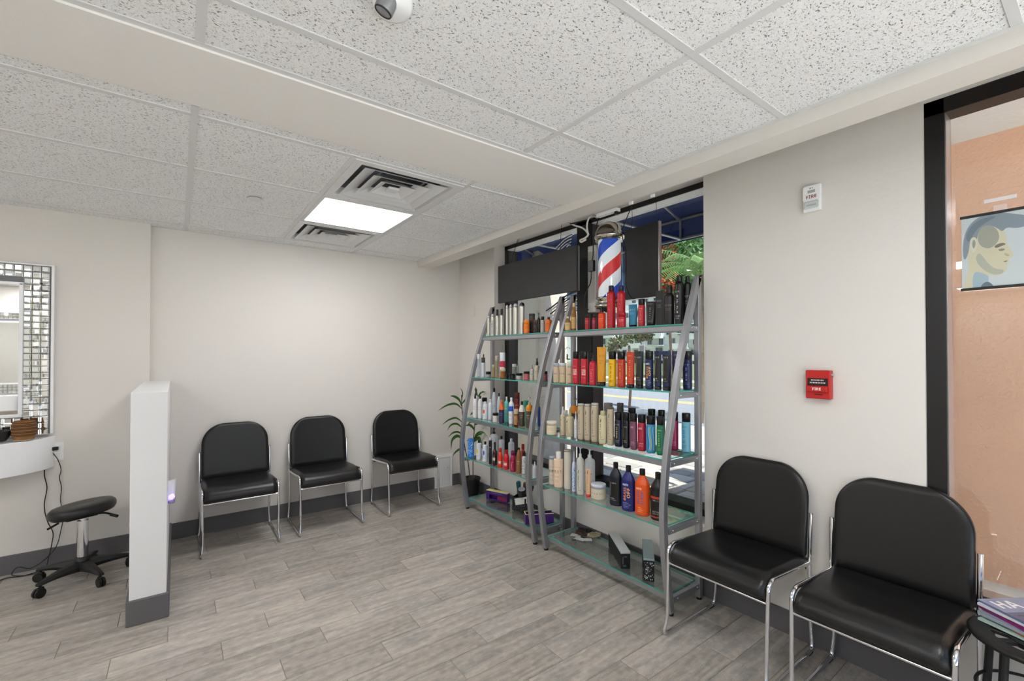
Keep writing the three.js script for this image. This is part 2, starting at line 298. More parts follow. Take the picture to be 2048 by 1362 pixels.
for (const [z, label] of [[1.7073, 'square white ceiling air vent between light panel and drywall band'], [0.4881, 'square white ceiling air vent between light panel and back wall']]) {
  const t = thing('air_vent', label, 'vent', [0.9144, HC, z], 0), h = T / 2 - 0.012, k = 0.252;
  part('vent_frame', merge([bx(-h, h, -0.004, 0.012, -h, -k), bx(-h, h, -0.004, 0.012, k, h), bx(-h, -k, -0.004, 0.012, -k, k), bx(k, h, -0.004, 0.012, -k, k)]), ventMat, t);
  part('vent_throat', frustum4(k, 0.225, 0, 0.04), ventMat, t);
  part('vent_duct', bx(-0.232, 0.232, 0.5, 0.51, -0.232, 0.232), M.duct, t); part('duct_wall', frustum4(0.228, 0.228, 0.038, 0.5), M.duct, t);
  for (const [b, q] of [[0.222, 0.15], [0.155, 0.092], [0.095, 0.045]]) part('vent_louver', merge([frustum4(b, q, -0.004, 0.027), frustum4(b + 0.006, b, -0.0045, -0.004), frustum4(b + 0.005, q + 0.004, -0.004, 0.029)]), ventMat, t);
  part('vent_cap', rb(-0.03, 0.03, -0.004, 0.01, -0.03, 0.03, 0.003), ventMat, t);
  for (const s of [-1, 1]) part('vent_strut', bx(s * 0.12 - 0.004, s * 0.12 + 0.004, 0.02, 0.026, -0.23, 0.23), M.alu, t);
}
{
  const s = thing('sprinkler_cover', 'small round white sprinkler cover plate on speckled ceiling tile', 'sprinkler', [0.315, HC + 0.004, 1.098]);
  part('cover_plate', lathe([[0, -0.011], [0.036, -0.011], [0.041, -0.008], [0.041, -0.006], [0, -0.006]], 28), M.tee, s);
  part('sleeve', cyl(0.034, 0.034, 0.008, 24, -0.007), M.alu, s);
  const c = thing('security_camera', 'white dome security camera with grey lens on the ceiling', 'camera', [0.40, HC + 0.004, 3.0]);
  part('camera_base', lathe([[0, -0.034], [0.03, -0.033], [0.046, -0.024], [0.052, -0.008], [0.052, 0]], 28), M.gloss, c);
  const e = part('camera_lens', lathe([[0, 0], [0.02, 0], [0.024, 0.004], [0.024, 0.04]], 24), std(0x8b8d90, 0.3, 0.3), c); e.position.set(-0.03, -0.048, 0.012); e.rotation.z = -0.35; e.rotation.x = 0.3;
  const r = part('lens_ring', new THREE.TorusGeometry(0.021, 0.002, 8, 24), M.black, e); r.rotation.x = Math.PI / 2;
}
// ---------------------------------------------------------------- chairs
function cushion(sections, half, edge, nx = 18) {   // loft a closed (z, y) profile across x with rounded ends; sections(k) returns profile scaled by k in 0..1
  const prof = sections(1), n = prof.length, pos = [], uv = [], idx = [], xs = [];
  for (let i = 0; i <= nx; i++) { const t = i / nx * 2 - 1; xs.push(Math.sign(t) * Math.pow(Math.abs(t), 0.6) * half); }
  xs.forEach((x, i) => {
    const d = (half - Math.abs(x)), k = d >= edge ? 1 : Math.sqrt(Math.max(0, 1 - Math.pow(1 - d / edge, 2))), p = sections(k, x / half);
    for (let j = 0; j < n; j++) { pos.push(x, p[j][1], p[j][0]); uv.push(x, j / n); }
  });
  for (let i = 0; i < nx; i++) for (let j = 0; j < n; j++) { const a = i * n + j, b = i * n + (j + 1) % n, c = a + n, d = b + n; idx.push(a, b, c, b, d, c); }
  const g = new THREE.BufferGeometry(); g.setAttribute('position', new THREE.Float32BufferAttribute(pos, 3)); g.setAttribute('uv', new THREE.Float32BufferAttribute(uv, 2)); g.setIndex(idx); g.computeVertexNormals(); return g;
}
function chairSeat() {
  // centre line of the pad (z, y): waterfall front; thickness along its normal
  const line = [[-0.2, 0.412], [-0.15, 0.411], [-0.08, 0.412], [0.0, 0.416], [0.08, 0.421], [0.14, 0.42], [0.18, 0.41], [0.203, 0.392], [0.214, 0.37], [0.216, 0.352]];
  const prof = (k, u = 0) => {
    const top = [], bot = [], dip = -0.010 * (1 - u * u);
    line.forEach((p, i) => {
      const a = line[Math.max(0, i - 1)], b = line[Math.min(line.length - 1, i + 1)], l = Math.hypot(b[0] - a[0], b[1] - a[1]), nx = -(b[1] - a[1]) / l, ny = (b[0] - a[0]) / l;
      const end = Math.min(i, line.length - 1 - i), th = 0.026 * k * (end === 0 ? 0.35 : end === 1 ? 0.85 : 1), s = i > 1 && i < 6 ? dip : 0;
      top.push([p[0] + nx * th, p[1] + ny * th + s]); bot.push([p[0] - nx * 0.022 * k, p[1] - ny * 0.022 * k]);
    });
    return top.concat(bot.reverse());
  };
  return cushion(prof, 0.223, 0.03);
}
function chairBack() {   // rounded pad, thickness in z, leaning back
  const W = 0.2225, H0 = 0.405, H1 = 0.822, R = 0.145, nx = 28, ny = 24, pos = [], idx = [], uv = [];
  const halfAt = (y) => { const d = H1 - y; let w = W - 0.004 * ((y - H0) / (H1 - H0)); if (d < R) w -= R * (1 - Math.sqrt(Math.max(0, 1 - Math.pow(1 - d / R, 2)))); const e = y - H0; if (e < 0.02) w -= 0.02 * (1 - Math.sqrt(Math.max(0, 1 - Math.pow(1 - e / 0.02, 2)))); return Math.max(w, 0.001); };
  const ys = []; for (let j = 0; j <= ny; j++) { const t = j / ny; ys.push(H0 + (H1 - H0) * (1 - Math.pow(1 - t, 1.9))); }
  const lean = (y) => -0.172 - (y - H0) * 0.135 - 0.0;
  for (const side of [1, -1]) for (let j = 0; j <= ny; j++) for (let i = 0; i <= nx; i++) {
    const t = i / nx * 2 - 1, u = Math.sign(t) * (1 - Math.pow(1 - Math.abs(t), 1.7)), y = ys[j], hw = halfAt(y), x = u * hw;
    const dx = hw - Math.abs(x), dy = Math.min(H1 - y, y - H0), e = Math.min(dx, dy), k = e > 0.028 ? 1 : Math.sqrt(Math.max(0, 1 - Math.pow(1 - e / 0.028, 2)));
    const bow = -0.012 * (1 - (x / W) * (x / W));
    pos.push(x, y, lean(y) + bow + side * (0.017 * k + 0.001)); uv.push(x, y);
  }
  const N = (nx + 1) * (ny + 1);
  for (let s = 0; s < 2; s++) for (let j = 0; j < ny; j++) for (let i = 0; i < nx; i++) { const a = s * N + j * (nx + 1) + i, b = a + 1, c = a + nx + 1, d = c + 1; if (s === 0) idx.push(a, b, c, b, d, c); else idx.push(a, c, b, b, c, d); }
  const g = new THREE.BufferGeometry(); g.setAttribute('position', new THREE.Float32BufferAttribute(pos, 3)); g.setAttribute('uv', new THREE.Float32BufferAttribute(uv, 2)); g.setIndex(idx); g.computeVertexNormals(); return g;
}
function makeChair(label, group) {
  const t = thing('waiting_chair', label, 'chair', [0, 0, 0], 0, group);
  part('seat', chairSeat(), M.vinyl, t);
  part('backrest', chairBack(), M.vinyl, t);
  for (const s of [-1, 1]) {
    const a = s * 0.2335, b = s * 0.229;
    part('side_frame', bent([[s * 0.231, 0.62, -0.203], [b, 0.40, -0.188], [s * 0.226, 0.10, -0.205], [a, 0.009, -0.20], [a, 0.009, 0.252], [s * 0.226, 0.085, 0.226], [b, 0.405, 0.214], [b, 0.43, 0.18], [b, 0.40, -0.185]], 0.0085, 0.03, 150, 10), M.chrome, t);
    const cap = part('frame_cap', cyl(0.009, 0.009, 0.006, 12), M.chrome, t); cap.position.set(s * 0.231, 0.617, -0.203);
    const f = part('floor_glide', rb(-0.008, 0.008, 0, 0.009, -0.02, 0.02, 0.002), M.black, t); f.position.set(a, 0, -0.17);
  }
  for (const z of [0.216, -0.15]) part('cross_bar', bent([[-0.229, z > 0 ? 0.344 : 0.385, z], [0.229, z > 0 ? 0.344 : 0.385, z]], 0.006, 0.01, 8, 8), M.chrome, t);
  return t;
}
function placeChair(t, x, z, turn) { t.position.set(x, 0, z); t.rotation.y = turn; }
function dup(root, label, group) {
  const o = root.clone(); o.name = numbered(root.userData.kindName); o.userData = { ...root.userData, label }; if (group) o.userData.group = group; scene.add(o); return o;
}
{
  const c = makeChair('black padded chrome chair beside the white partition wall', 'black waiting chairs'); c.userData.kindName = 'waiting_chair';
  placeChair(c, 0.321, 0.275, 0.0);
  placeChair(dup(c, 'black padded chrome chair standing between two others along the back wall'), 0.921, 0.275, 0.0);
  placeChair(dup(c, 'black padded chrome chair beside the white access panel and plant'), 1.607, 0.268, -0.012);
  placeChair(dup(c, 'black padded chrome chair beside the product rack, below the fire alarm'), 2.073, 3.052, -Math.PI / 2);
  placeChair(dup(c, 'black padded chrome chair beside the small table of magazines'), 2.088, 3.59, -Math.PI / 2);
  scene.traverse((o) => { delete o.userData.kindName; });
}

// ---------------------------------------------------------------- product racks
const SHELF_Y = [1.512, 1.15, 0.80, 0.457, 0.10], SHELF_X = [2.150, 2.045, 1.985, 1.972, 2.01], BACK_X = 2.285;
const LEG = [[1.990, 0.0], [1.953, 0.224], [1.937, 0.36], [1.931, 0.49], [1.936, 0.61], [1.950, 0.73], [1.970, 0.86], [1.999, 0.985], [2.029, 1.11], [2.062, 1.24], [2.103, 1.37], [2.151, 1.505], [2.205, 1.642], [2.256, 1.768]];
function legGeo(width) {
  const curve = new THREE.CatmullRomCurve3(LEG.map(([x, y]) => V(x, y, 0))), pts = curve.getSpacedPoints(40), tk = 0.034, a = [], b = [];
  pts.forEach((p, i) => { const q = pts[Math.max(0, i - 1)], r = pts[Math.min(40, i + 1)], d = r.clone().sub(q).normalize(); a.push(new THREE.Vector2(p.x, p.y)); b.push(new THREE.Vector2(p.x + d.y * tk, p.y - d.x * tk)); });
  b[0].y = 0; const shape = new THREE.Shape(a.concat(b.reverse()));
  const g = new THREE.ExtrudeGeometry(shape, { depth: width - 0.005, bevelEnabled: true, bevelThickness: 0.0025, bevelSize: 0.0025, bevelOffset: -0.0025, bevelSegments: 2, steps: 1 }); g.translate(0, 0, -width / 2 + 0.0025); return g;
}
const legShape = legGeo(0.03);
function makeRack(za, zb, label) {
  const t = thing('display_rack', label, 'rack');
  for (const [z, s] of [[za + 0.015, 1], [zb - 0.015, -1]]) {
    const g = legShape.clone(); g.translate(0, 0.012, z); const leg = part('front_leg', g, M.silver, t);
    part('leg_foot', (() => { const q = cyl(0.016, 0.016, 0.014, 14); q.translate(2.007, 0, z); return q; })(), M.black, leg);
    part('leg_cap', (() => { const q = new THREE.BoxGeometry(0.036, 0.006, 0.031); q.rotateZ(0.35); q.translate(2.272, 1.776, z); return q; })(), M.black, leg);
    const post = part('rear_post', rb(BACK_X - 0.03, BACK_X, 0.012, 1.772, z - 0.015, z + 0.015, 0.003), M.silver, t);
    part('leg_foot', (() => { const q = cyl(0.014, 0.014, 0.014, 14); q.translate(BACK_X - 0.015, 0, z); return q; })(), M.black, post);
    SHELF_Y.forEach((y, k) => {
      const r = part('side_rail', rb(SHELF_X[k] + 0.01, BACK_X - 0.028, y - 0.038, y - 0.009, z - 0.013 + s * 0.001, z + 0.013 + s * 0.001, 0.002), M.silver, t);
      for (const x of [SHELF_X[k] + 0.04, BACK_X - 0.05]) { const q = part('bolt', new THREE.SphereGeometry(0.0045, 8, 6), M.chrome, r); q.position.set(x, y - 0.022, z - s * 0.0135); }
    });
  }
  SHELF_Y.forEach((y, k) => {
    const xa = SHELF_X[k] - 0.004, xb = BACK_X - 0.004, g = new THREE.BoxGeometry(xb - xa, 0.008, zb - za - 0.066); g.translate((xa + xb) / 2, y - 0.004, (za + zb) / 2);
    part('glass_shelf', g, [M.shelfEdge, M.shelfEdge, M.shelfGlass, M.shelfGlass, M.shelfEdge, M.shelfEdge], t);
    if (k % 2 === 0) { part('front_rail', rb(xa + 0.006, xa + 0.03, y - 0.038, y - 0.009, za + 0.03, zb - 0.03, 0.002), M.silver, t); part('rear_rail', rb(BACK_X - 0.026, BACK_X - 0.004, y - 0.038, y - 0.009, za + 0.03, zb - 0.03, 0.002), M.silver, t); }
    for (const [x, z] of [[xa + 0.04, za + 0.045], [xa + 0.04, zb - 0.045]]) { const q = part('glass_pad', cyl(0.008, 0.008, 0.001, 12), M.white, t); q.position.set(x, y - 0.0095, z); }
  });
  return t;
}
makeRack(0.690, 1.650, 'silver metal display rack with glass shelves beside the potted plant');
makeRack(1.740, 2.748, 'silver metal display rack with glass shelves beside the black chairs');
const RACK = { plant: [0.725, 1.615], chair: [1.775, 2.713] };

// ---------------------------------------------------------------- wall devices
function decal(w, h, draw, px = 256) { const t = canvasTex(px, Math.round(px * h / w), draw); return new THREE.MeshStandardMaterial({ map: t, roughness: 0.45 }); }
function facing(geo, x, y, z) { geo.rotateY(-Math.PI / 2); geo.translate(x, y, z); return geo; }   // a plane facing -x
{
  const zc = 3.2815, yc = 2.07, t = thing('fire_strobe', 'white fire alarm strobe with red FIRE lettering high on the wall', 'alarm', [XW, yc, zc]);
  part('strobe_body', rb(-0.022, 0, -0.062, 0.062, -0.037, 0.037, 0.006), M.gloss, t);
  part('face_print', facing(new THREE.PlaneGeometry(0.07, 0.06), -0.0225, 0.022, 0), decal(0.07, 0.06, (k, w, h) => { k.fillStyle = '#f1f1ef'; k.fillRect(0, 0, w, h); k.fillStyle = '#a8a9a6'; k.fillRect(w * 0.28, h * 0.26, w * 0.44, h * 0.22); k.fillStyle = '#6b3a34'; k.fillRect(w * 0.4, h * 0.06, w * 0.06, h * 0.1); k.fillRect(w * 0.54, h * 0.08, w * 0.04, h * 0.08); k.fillStyle = '#8a2f2a'; k.font = `bold ${h * 0.36}px sans-serif`; k.textAlign = 'center'; k.fillText('FIRE', w / 2, h * 0.9, w * 0.86); }), t);
  const l = part('strobe_lens', rb(-0.034, -0.02, -0.05, -0.016, -0.03, 0.03, 0.006), new THREE.MeshPhysicalMaterial({ color: 0xeef2f0, roughness: 0.12, transmission: 0.75, thickness: 0 }), t);
  part('flash_tube', bx(-0.025, -0.0225, -0.036, -0.03, -0.02, 0.02), M.alu, l);
  const q = thing('fire_pull_station', 'red fire alarm pull station on the wall between the windows', 'alarm', [XW, 1.207, 3.307]);
  part('station_body', rb(-0.038, 0, -0.065, 0.065, -0.049, 0.049, 0.004), M.red, q);
  part('instruction_plate', facing(new THREE.PlaneGeometry(0.082, 0.034), -0.0385, 0.012, 0), decal(0.082, 0.034, (k, w, h) => { k.fillStyle = '#1c1010'; k.fillRect(0, 0, w, h); k.fillStyle = '#e9dede'; for (let i = 0; i < 9; i++) k.fillRect(w * (0.18 + i * 0.07), h * 0.18, w * 0.045, h * 0.16); for (let i = 0; i < 10; i++) k.fillRect(w * (0.12 + i * 0.078), h * 0.52, w * 0.05, h * 0.18); }), q);
  const pull = part('pull_handle', rb(-0.05, -0.036, -0.034, -0.006, -0.04, 0.04, 0.004), M.red, q);
  part('handle_print', facing(new THREE.PlaneGeometry(0.04, 0.018), -0.0505, -0.019, 0), decal(0.04, 0.018, (k, w, h) => { k.fillStyle = '#c01f1d'; k.fillRect(0, 0, w, h); k.fillStyle = '#f3e7e6'; k.font = `bold ${h * 0.95}px sans-serif`; k.textAlign = 'center'; k.fillText('FIRE', w / 2, h * 0.86, w * 0.9); }, 192), pull);
  part('pull_slot', rb(-0.0395, -0.036, -0.047, -0.043, -0.012, 0.02, 0.001), M.black, q);
  const lock = part('key_lock', cyl(0.008, 0.008, 0.012, 14), M.chrome, q); lock.rotation.x = Math.PI / 2; lock.position.set(-0.02, 0.045, 0.046);
}
{ // outlets, access panel, night light
  const ap = thing('access_panel', 'white framed access panel low on the back wall', 'panel', [2.139, 0, 0]);
  part('panel_frame', merge([rb(-0.1, 0.1, 0.30, 0.328, 0, 0.014, 0.002), rb(-0.1, -0.078, 0, 0.3, 0, 0.014, 0.002), rb(0.076, 0.1, 0, 0.3, 0, 0.014, 0.002), rb(-0.08, 0.08, 0, 0.02, 0, 0.014, 0.002)]), M.trimWhite, ap);
  part('panel_door', rb(-0.076, 0.074, 0.022, 0.298, 0, 0.008, 0.002), M.white, ap);
  const k = part('panel_lock', cyl(0.004, 0.004, 0.003, 12), M.alu, ap); k.rotation.x = Math.PI / 2; k.position.set(0.048, 0.19, 0.008);
  const plate = thing('outlet_plate', 'white wall outlet plate below the mirror counter', 'outlet', [-0.665, 0.725, ZP]);
  part('plate', rb(-0.035, 0.035, -0.057, 0.057, 0, 0.006, 0.002), M.trimWhite, plate);
  for (const y of [-0.02, 0.02]) part('socket', rb(-0.016, 0.016, y - 0.014, y + 0.014, 0.004, 0.0075, 0.002), M.white, plate);
  const bp = thing('blank_plate', 'blank white wall plate above the plant', 'plate', [XW, 1.79, 0.27]);
  part('plate', rb(-0.005, 0, -0.057, 0.057, -0.036, 0.036, 0.002), M.wall, bp); part('screw', rb(-0.006, -0.004, 0.04, 0.044, -0.002, 0.002, 0.0005), M.alu, bp);
  const n = thing('plug_in_night_light', 'white plug-in night light glowing purple on the partition', 'night light', [-0.084, 0.56, 0.90]);
  const sh = new THREE.CylinderGeometry(0.042, 0.038, 0.115, 24, 1, true, -0.2, 1.9); sh.translate(-0.006, 0.02, 0.0);
  part('light_shade', sh, std(0xf3f3f5, 0.35, 0, { side: THREE.DoubleSide }), n);
  part('light_base', rb(0, 0.034, -0.06, -0.028, -0.026, 0.026, 0.01, 3), std(0x9a9aa0, 0.4), n);
  const b = part('glow_bulb', new THREE.SphereGeometry(0.017, 16, 12), new THREE.MeshStandardMaterial({ color: 0xc9b6ff, emissive: 0x8a6bff, emissiveIntensity: 1.8 }), n); b.position.set(0.014, -0.018, 0.026);
  const l = new THREE.PointLight(0x8a6bff, 0.02); l.name = 'night_glow'; l.position.set(0.014, -0.018, 0.026); n.add(l);
}

// ---------------------------------------------------------------- mirror stations
function makeStation(label1, label2) {
  const m = thing('tiled_mirror', label1, 'mirror', [0, 0, 0]);
  const W = 0.46, y0 = 0.845, y1 = 1.905, p = 0.0393, rows = 27, iw = 0.335, cols = 23;   // local: centred on x, back at z = 0
  part('mirror_back', rb(-W, W, y0, y1, 0, 0.02, 0.003), std(0x77767a, 0.5), m);
  part('mirror_border', merge([rb(-W - 0.008, -W + 0.006, y0, y1 + 0.008, 0, 0.034, 0.003), rb(W - 0.006, W + 0.008, y0, y1 + 0.008, 0, 0.034, 0.003), rb(-W, W, y1 - 0.002, y1 + 0.008, 0, 0.034, 0.003)]), M.gloss, m);
  const a = iw - 0.002, ya = 0.965, yb = 1.785;
  part('inner_frame', merge([rb(-a, a, yb - 0.012, yb + 0.006, 0.015, 0.042, 0.003), rb(-a, a, ya - 0.006, ya + 0.012, 0.015, 0.042, 0.003), rb(-a, -a + 0.018, ya, yb, 0.015, 0.042, 0.003), rb(a - 0.018, a, ya, yb, 0.015, 0.042, 0.003)]), M.gloss, m);
  part('mirror_glass', bx(-a + 0.016, a - 0.016, ya + 0.01, yb - 0.01, 0.02, 0.03), M.mirror, m);
  const g = chamferBox(p - 0.003, 0.013, p - 0.0045, 0.006); g.rotateX(Math.PI / 2);
  for (let j = 0; j < rows; j++) for (let i = 0; i < cols; i++) {
    const x = -W + 0.018 + p * (i + 0.13), y = y1 - 0.02 - p * (j + 0.08); if (Math.abs(x) < iw + 0.01 && y < yb + 0.02 && y > ya - 0.02) continue;
    const t = part('mirror_tile', g, M.mirror, m); t.position.set(x, y, 0.019); t.rotation.set(rr(-0.02, 0.02), rr(-0.02, 0.02), 0);
  }
  const c = thing('styling_counter', label2, 'counter', [0, 0, 0]), s = new THREE.Shape();
  s.moveTo(-0.47, 0); s.bezierCurveTo(-0.44, -0.12, -0.3, -0.27, 0, -0.29); s.bezierCurveTo(0.3, -0.27, 0.44, -0.12, 0.47, 0); s.lineTo(-0.47, 0);
  const body = new THREE.ExtrudeGeometry(s, { depth: 0.19, bevelEnabled: true, bevelSize: 0.004, bevelThickness: 0.004, bevelSegments: 2, curveSegments: 24 }); body.rotateX(-Math.PI / 2); body.rotateY(0); body.translate(0, 0.632, 0); body.scale(1, 1, 1);
  part('counter_body', body, M.gloss, c);
  part('drawer_gap', bx(-0.25, -0.247, 0.64, 0.818, 0.2, 0.279), M.steelDark, c);
  return [m, c];
}
{
  const [m, c] = makeStation('white framed mirror bordered with small mirror tiles above white counter', 'curved white wall-hung styling counter below the tiled mirror');
  const cx = -1.145; m.position.set(cx, 0, ZP); c.position.set(cx, 0, ZP);
  const opp = onZ(2 * (ZP + 0.03) - Z1, -6, 715).x;
  const m2 = m.clone(), c2 = c.clone(); scene.add(m2, c2);
  m2.name = numbered('tiled_mirror'); c2.name = numbered('styling_counter');
  m2.userData = { label: 'tiled mirror on the opposite wall, seen inside the other mirror', category: 'mirror' }; c2.userData = { label: 'white counter on the opposite wall, seen inside the other mirror', category: 'counter' };
  for (const o of [m2, c2]) { o.position.set(opp, 0, Z1); o.rotation.y = Math.PI; }
  // woven basket and dark bowl on the counter
  const b = thing('woven_basket', 'small woven brown rattan basket on the white counter', 'basket', [-0.785, 0.832, 0.19]);
  part('basket_wall', lathe([[0.036, 0.0], [0.045, 0.004], [0.05, 0.06], [0.046, 0.115], [0.043, 0.115], [0.046, 0.06], [0.04, 0.008]], 28), M.rattan, b);
  part('basket_base', cyl(0.043, 0.046, 0.022, 28), std(0xcdb894, 0.7), b);
  for (let i = 0; i < 9; i++) { const y = 0.03 + i * 0.0095, r = 0.0455 + 0.005 * Math.sin((y / 0.115) * Math.PI); const q = part('woven_coil', new THREE.TorusGeometry(r + 0.0008, 0.0042, 6, 30), i % 2 ? M.rattan : std(0x6a4524, 0.8), b); q.rotation.x = Math.PI / 2; q.position.y = y; }
  const bowl = thing('dark_bowl', 'shallow black bowl at the back of the counter', 'bowl', [-0.885, 0.832, 0.18]);
  part('bowl_body', lathe([[0, 0.006], [0.02, 0.0], [0.026, 0.002], [0.05, 0.04], [0.052, 0.06], [0.049, 0.06], [0.045, 0.04], [0, 0.012]], 24), M.black, bowl);
  part('bowl_rim', (() => { const q = new THREE.TorusGeometry(0.0505, 0.003, 6, 24); q.rotateX(Math.PI / 2); q.translate(0, 0.06, 0); return q; })(), M.black, bowl);
}
{ // black power cord below the counter
  const P = (x, y, z = 0.08) => onZ(z, x, y), t = thing('extension_cable', 'thin black power cord looping down from the outlet behind the stool', 'cable');
  part('cord_strand', wire([V(-0.672, 0.742, 0.075), P(103, 903), P(92, 922), P(89, 950), P(94, 975), P(89, 1005), P(90, 1025), P(96, 1045), P(106, 1066), P(103, 1090), P(97, 1115, 0.1), V(-0.70, 0.02, 0.13), V(-0.78, 0.006, 0.16), V(-0.86, 0.006, 0.14), V(-0.90, 0.006, 0.17), V(-1.0, 0.006, 0.16)], 0.0028, 120), M.cordBlack, t);
  part('cord_strand', wire([V(-0.666, 0.742, 0.075), P(105, 903), P(115, 918), P(122, 940), P(119, 955), P(123, 975), P(121, 1000), P(126, 1030), P(122, 1060), P(108, 1100, 0.1), V(-0.76, 0.03, 0.12), V(-0.82, 0.05, 0.12), V(-0.84, 0.02, 0.14), V(-0.8, 0.006, 0.15), V(-0.72, 0.006, 0.17)], 0.0025, 120), M.cordBlack, t);
  part('plug', rb(-0.685, -0.653, 0.735, 0.757, ZP + 0.006, ZP + 0.03, 0.005), M.cordBlack, t);
}

// ---------------------------------------------------------------- rolling stool
{
  const t = thing('rolling_stool', 'round black rolling stool with chrome column beside the partition', 'stool', [-0.497, 0, 0.40]);
  const seat = lathe([[0, -0.03], [0.12, -0.03], [0.142, -0.026], [0.152, -0.012], [0.155, 0.004], [0.151, 0.02], [0.138, 0.032], [0.1, 0.037], [0.05, 0.034], [0, 0.032]], 40);
  const s = part('seat', seat, M.vinyl, t); s.position.set(0, 0.415, 0.0); s.rotation.z = 0.11; s.rotation.x = -0.05;
  part('seat_plate', rb(-0.07, 0.07, -0.045, -0.03, -0.06, 0.06, 0.004), M.black, s);
  const lv = part('lever', bent([[0.05, -0.038, 0.03], [0.1, -0.042, 0.05], [0.155, -0.07, 0.08]], 0.006, 0.02, 24), M.black, s); lv.name = 'lever';
  part('lever_grip', bent([[0.125, -0.058, 0.066], [0.158, -0.075, 0.083]], 0.009, 0.01, 10), M.black, s);
  part('lever', bent([[-0.1, -0.038, 0.06], [-0.14, -0.05, 0.1]], 0.006, 0.01, 10), M.black, s);
  part('gas_column', cyl(0.027, 0.027, 0.22, 24, 0.13), M.chrome, t); part('piston', cyl(0.016, 0.016, 0.05, 20, 0.345), M.chrome, t);
  part('hub', lathe([[0, 0.07], [0.034, 0.07], [0.036, 0.10], [0.033, 0.135], [0, 0.137]], 20), M.black, t);
  for (let k = 0; k < 5; k++) {
    const a = k * Math.PI * 2 / 5 + 1.42, g = new THREE.BufferGeometry(), pos = [], idx = [], n = 8;
    for (let i = 0; i <= n; i++) { const u = i / n, r = 0.02 + u * 0.21, y = 0.112 - 0.032 * u * u, h = 0.042 * (1 - u) + 0.016, w = 0.022 * (1 - u) + 0.014; pos.push(r, y, -w * 0.6, r, y, w * 0.6, r, y - h * 0.5, w, r, y - h, w * 0.7, r, y - h, -w * 0.7, r, y - h * 0.5, -w); }
    for (let i = 0; i < n; i++) for (let j = 0; j < 6; j++) { const p = i * 6 + j, q = i * 6 + (j + 1) % 6; idx.push(p, p + 6, q, q, p + 6, q + 6); } const e = n * 6; for (let j = 1; j < 5; j++) idx.push(e, e + j + 1, e + j);
    g.setAttribute('position', new THREE.Float32BufferAttribute(pos, 3)); g.setIndex(idx); const g2 = g.toNonIndexed(); g2.computeVertexNormals();
    const leg = part('base_leg', g2, std(0x141414, 0.5, 0, { side: THREE.DoubleSide }), t); leg.rotation.y = a;
    const cx = 0.222, c = part('caster', merge([flat(cyl(0.026, 0.026, 0.012, 20).rotateX(Math.PI / 2).translate(cx, 0.026, -0.015)), flat(cyl(0.026, 0.026, 0.012, 20).rotateX(Math.PI / 2).translate(cx, 0.026, 0.003)), flat(rb(cx - 0.022, cx + 0.012, 0.026, 0.056, -0.01, 0.01, 0.006)), flat(cyl(0.007, 0.007, 0.03, 10, 0.045).translate(cx - 0.006, 0, 0))]), M.black, leg); c.name = 'caster';
  }
}
// ---------------------------------------------------------------- bottles, cans, tubes and jars
const matCache = {};
const plastic = (c, r = 0.32) => matCache[c + '_' + r] ??= std(c, r);
const metalCan = (c) => matCache['m' + c] ??= std(c, 0.28, 0.85);
const clearBody = (c) => matCache['g' + c] ??= new THREE.MeshPhysicalMaterial({ color: c, roughness: 0.12, transmission: 0.7, thickness: 0, ior: 1.45 });
// label atlas: every design is flat print in one cell
const CELL = 200, GRID = 10, atlasCanvas = document.createElement('canvas'); atlasCanvas.width = atlasCanvas.height = CELL * GRID;
const ink = atlasCanvas.getContext('2d'), cells = {}; let cellCount = 0;
function marks(x, y, w, h, n, color) { ink.fillStyle = color; const s = w / n; for (let i = 0; i < n; i++) { const k = Math.floor(rnd() * 4), a = x + i * s, b = s * 0.66; if (k !== 1) ink.fillRect(a, y, Math.max(1.5, s * 0.2), h); if (k !== 0) ink.fillRect(a, y, b, Math.max(1.5, h * 0.2)); if (k > 1) ink.fillRect(a, y + h * 0.42, b, Math.max(1.5, h * 0.18)); if (k === 3 || k === 1) ink.fillRect(a + b - s * 0.2, y, Math.max(1.5, s * 0.2), h); } }
function upright(text, x, y, size, color, width) { ink.save(); ink.translate(x, y); ink.rotate(-Math.PI / 2); ink.fillStyle = color; ink.font = `bold ${size}px sans-serif`; ink.fillText(text, 0, 0, width); ink.restore(); }
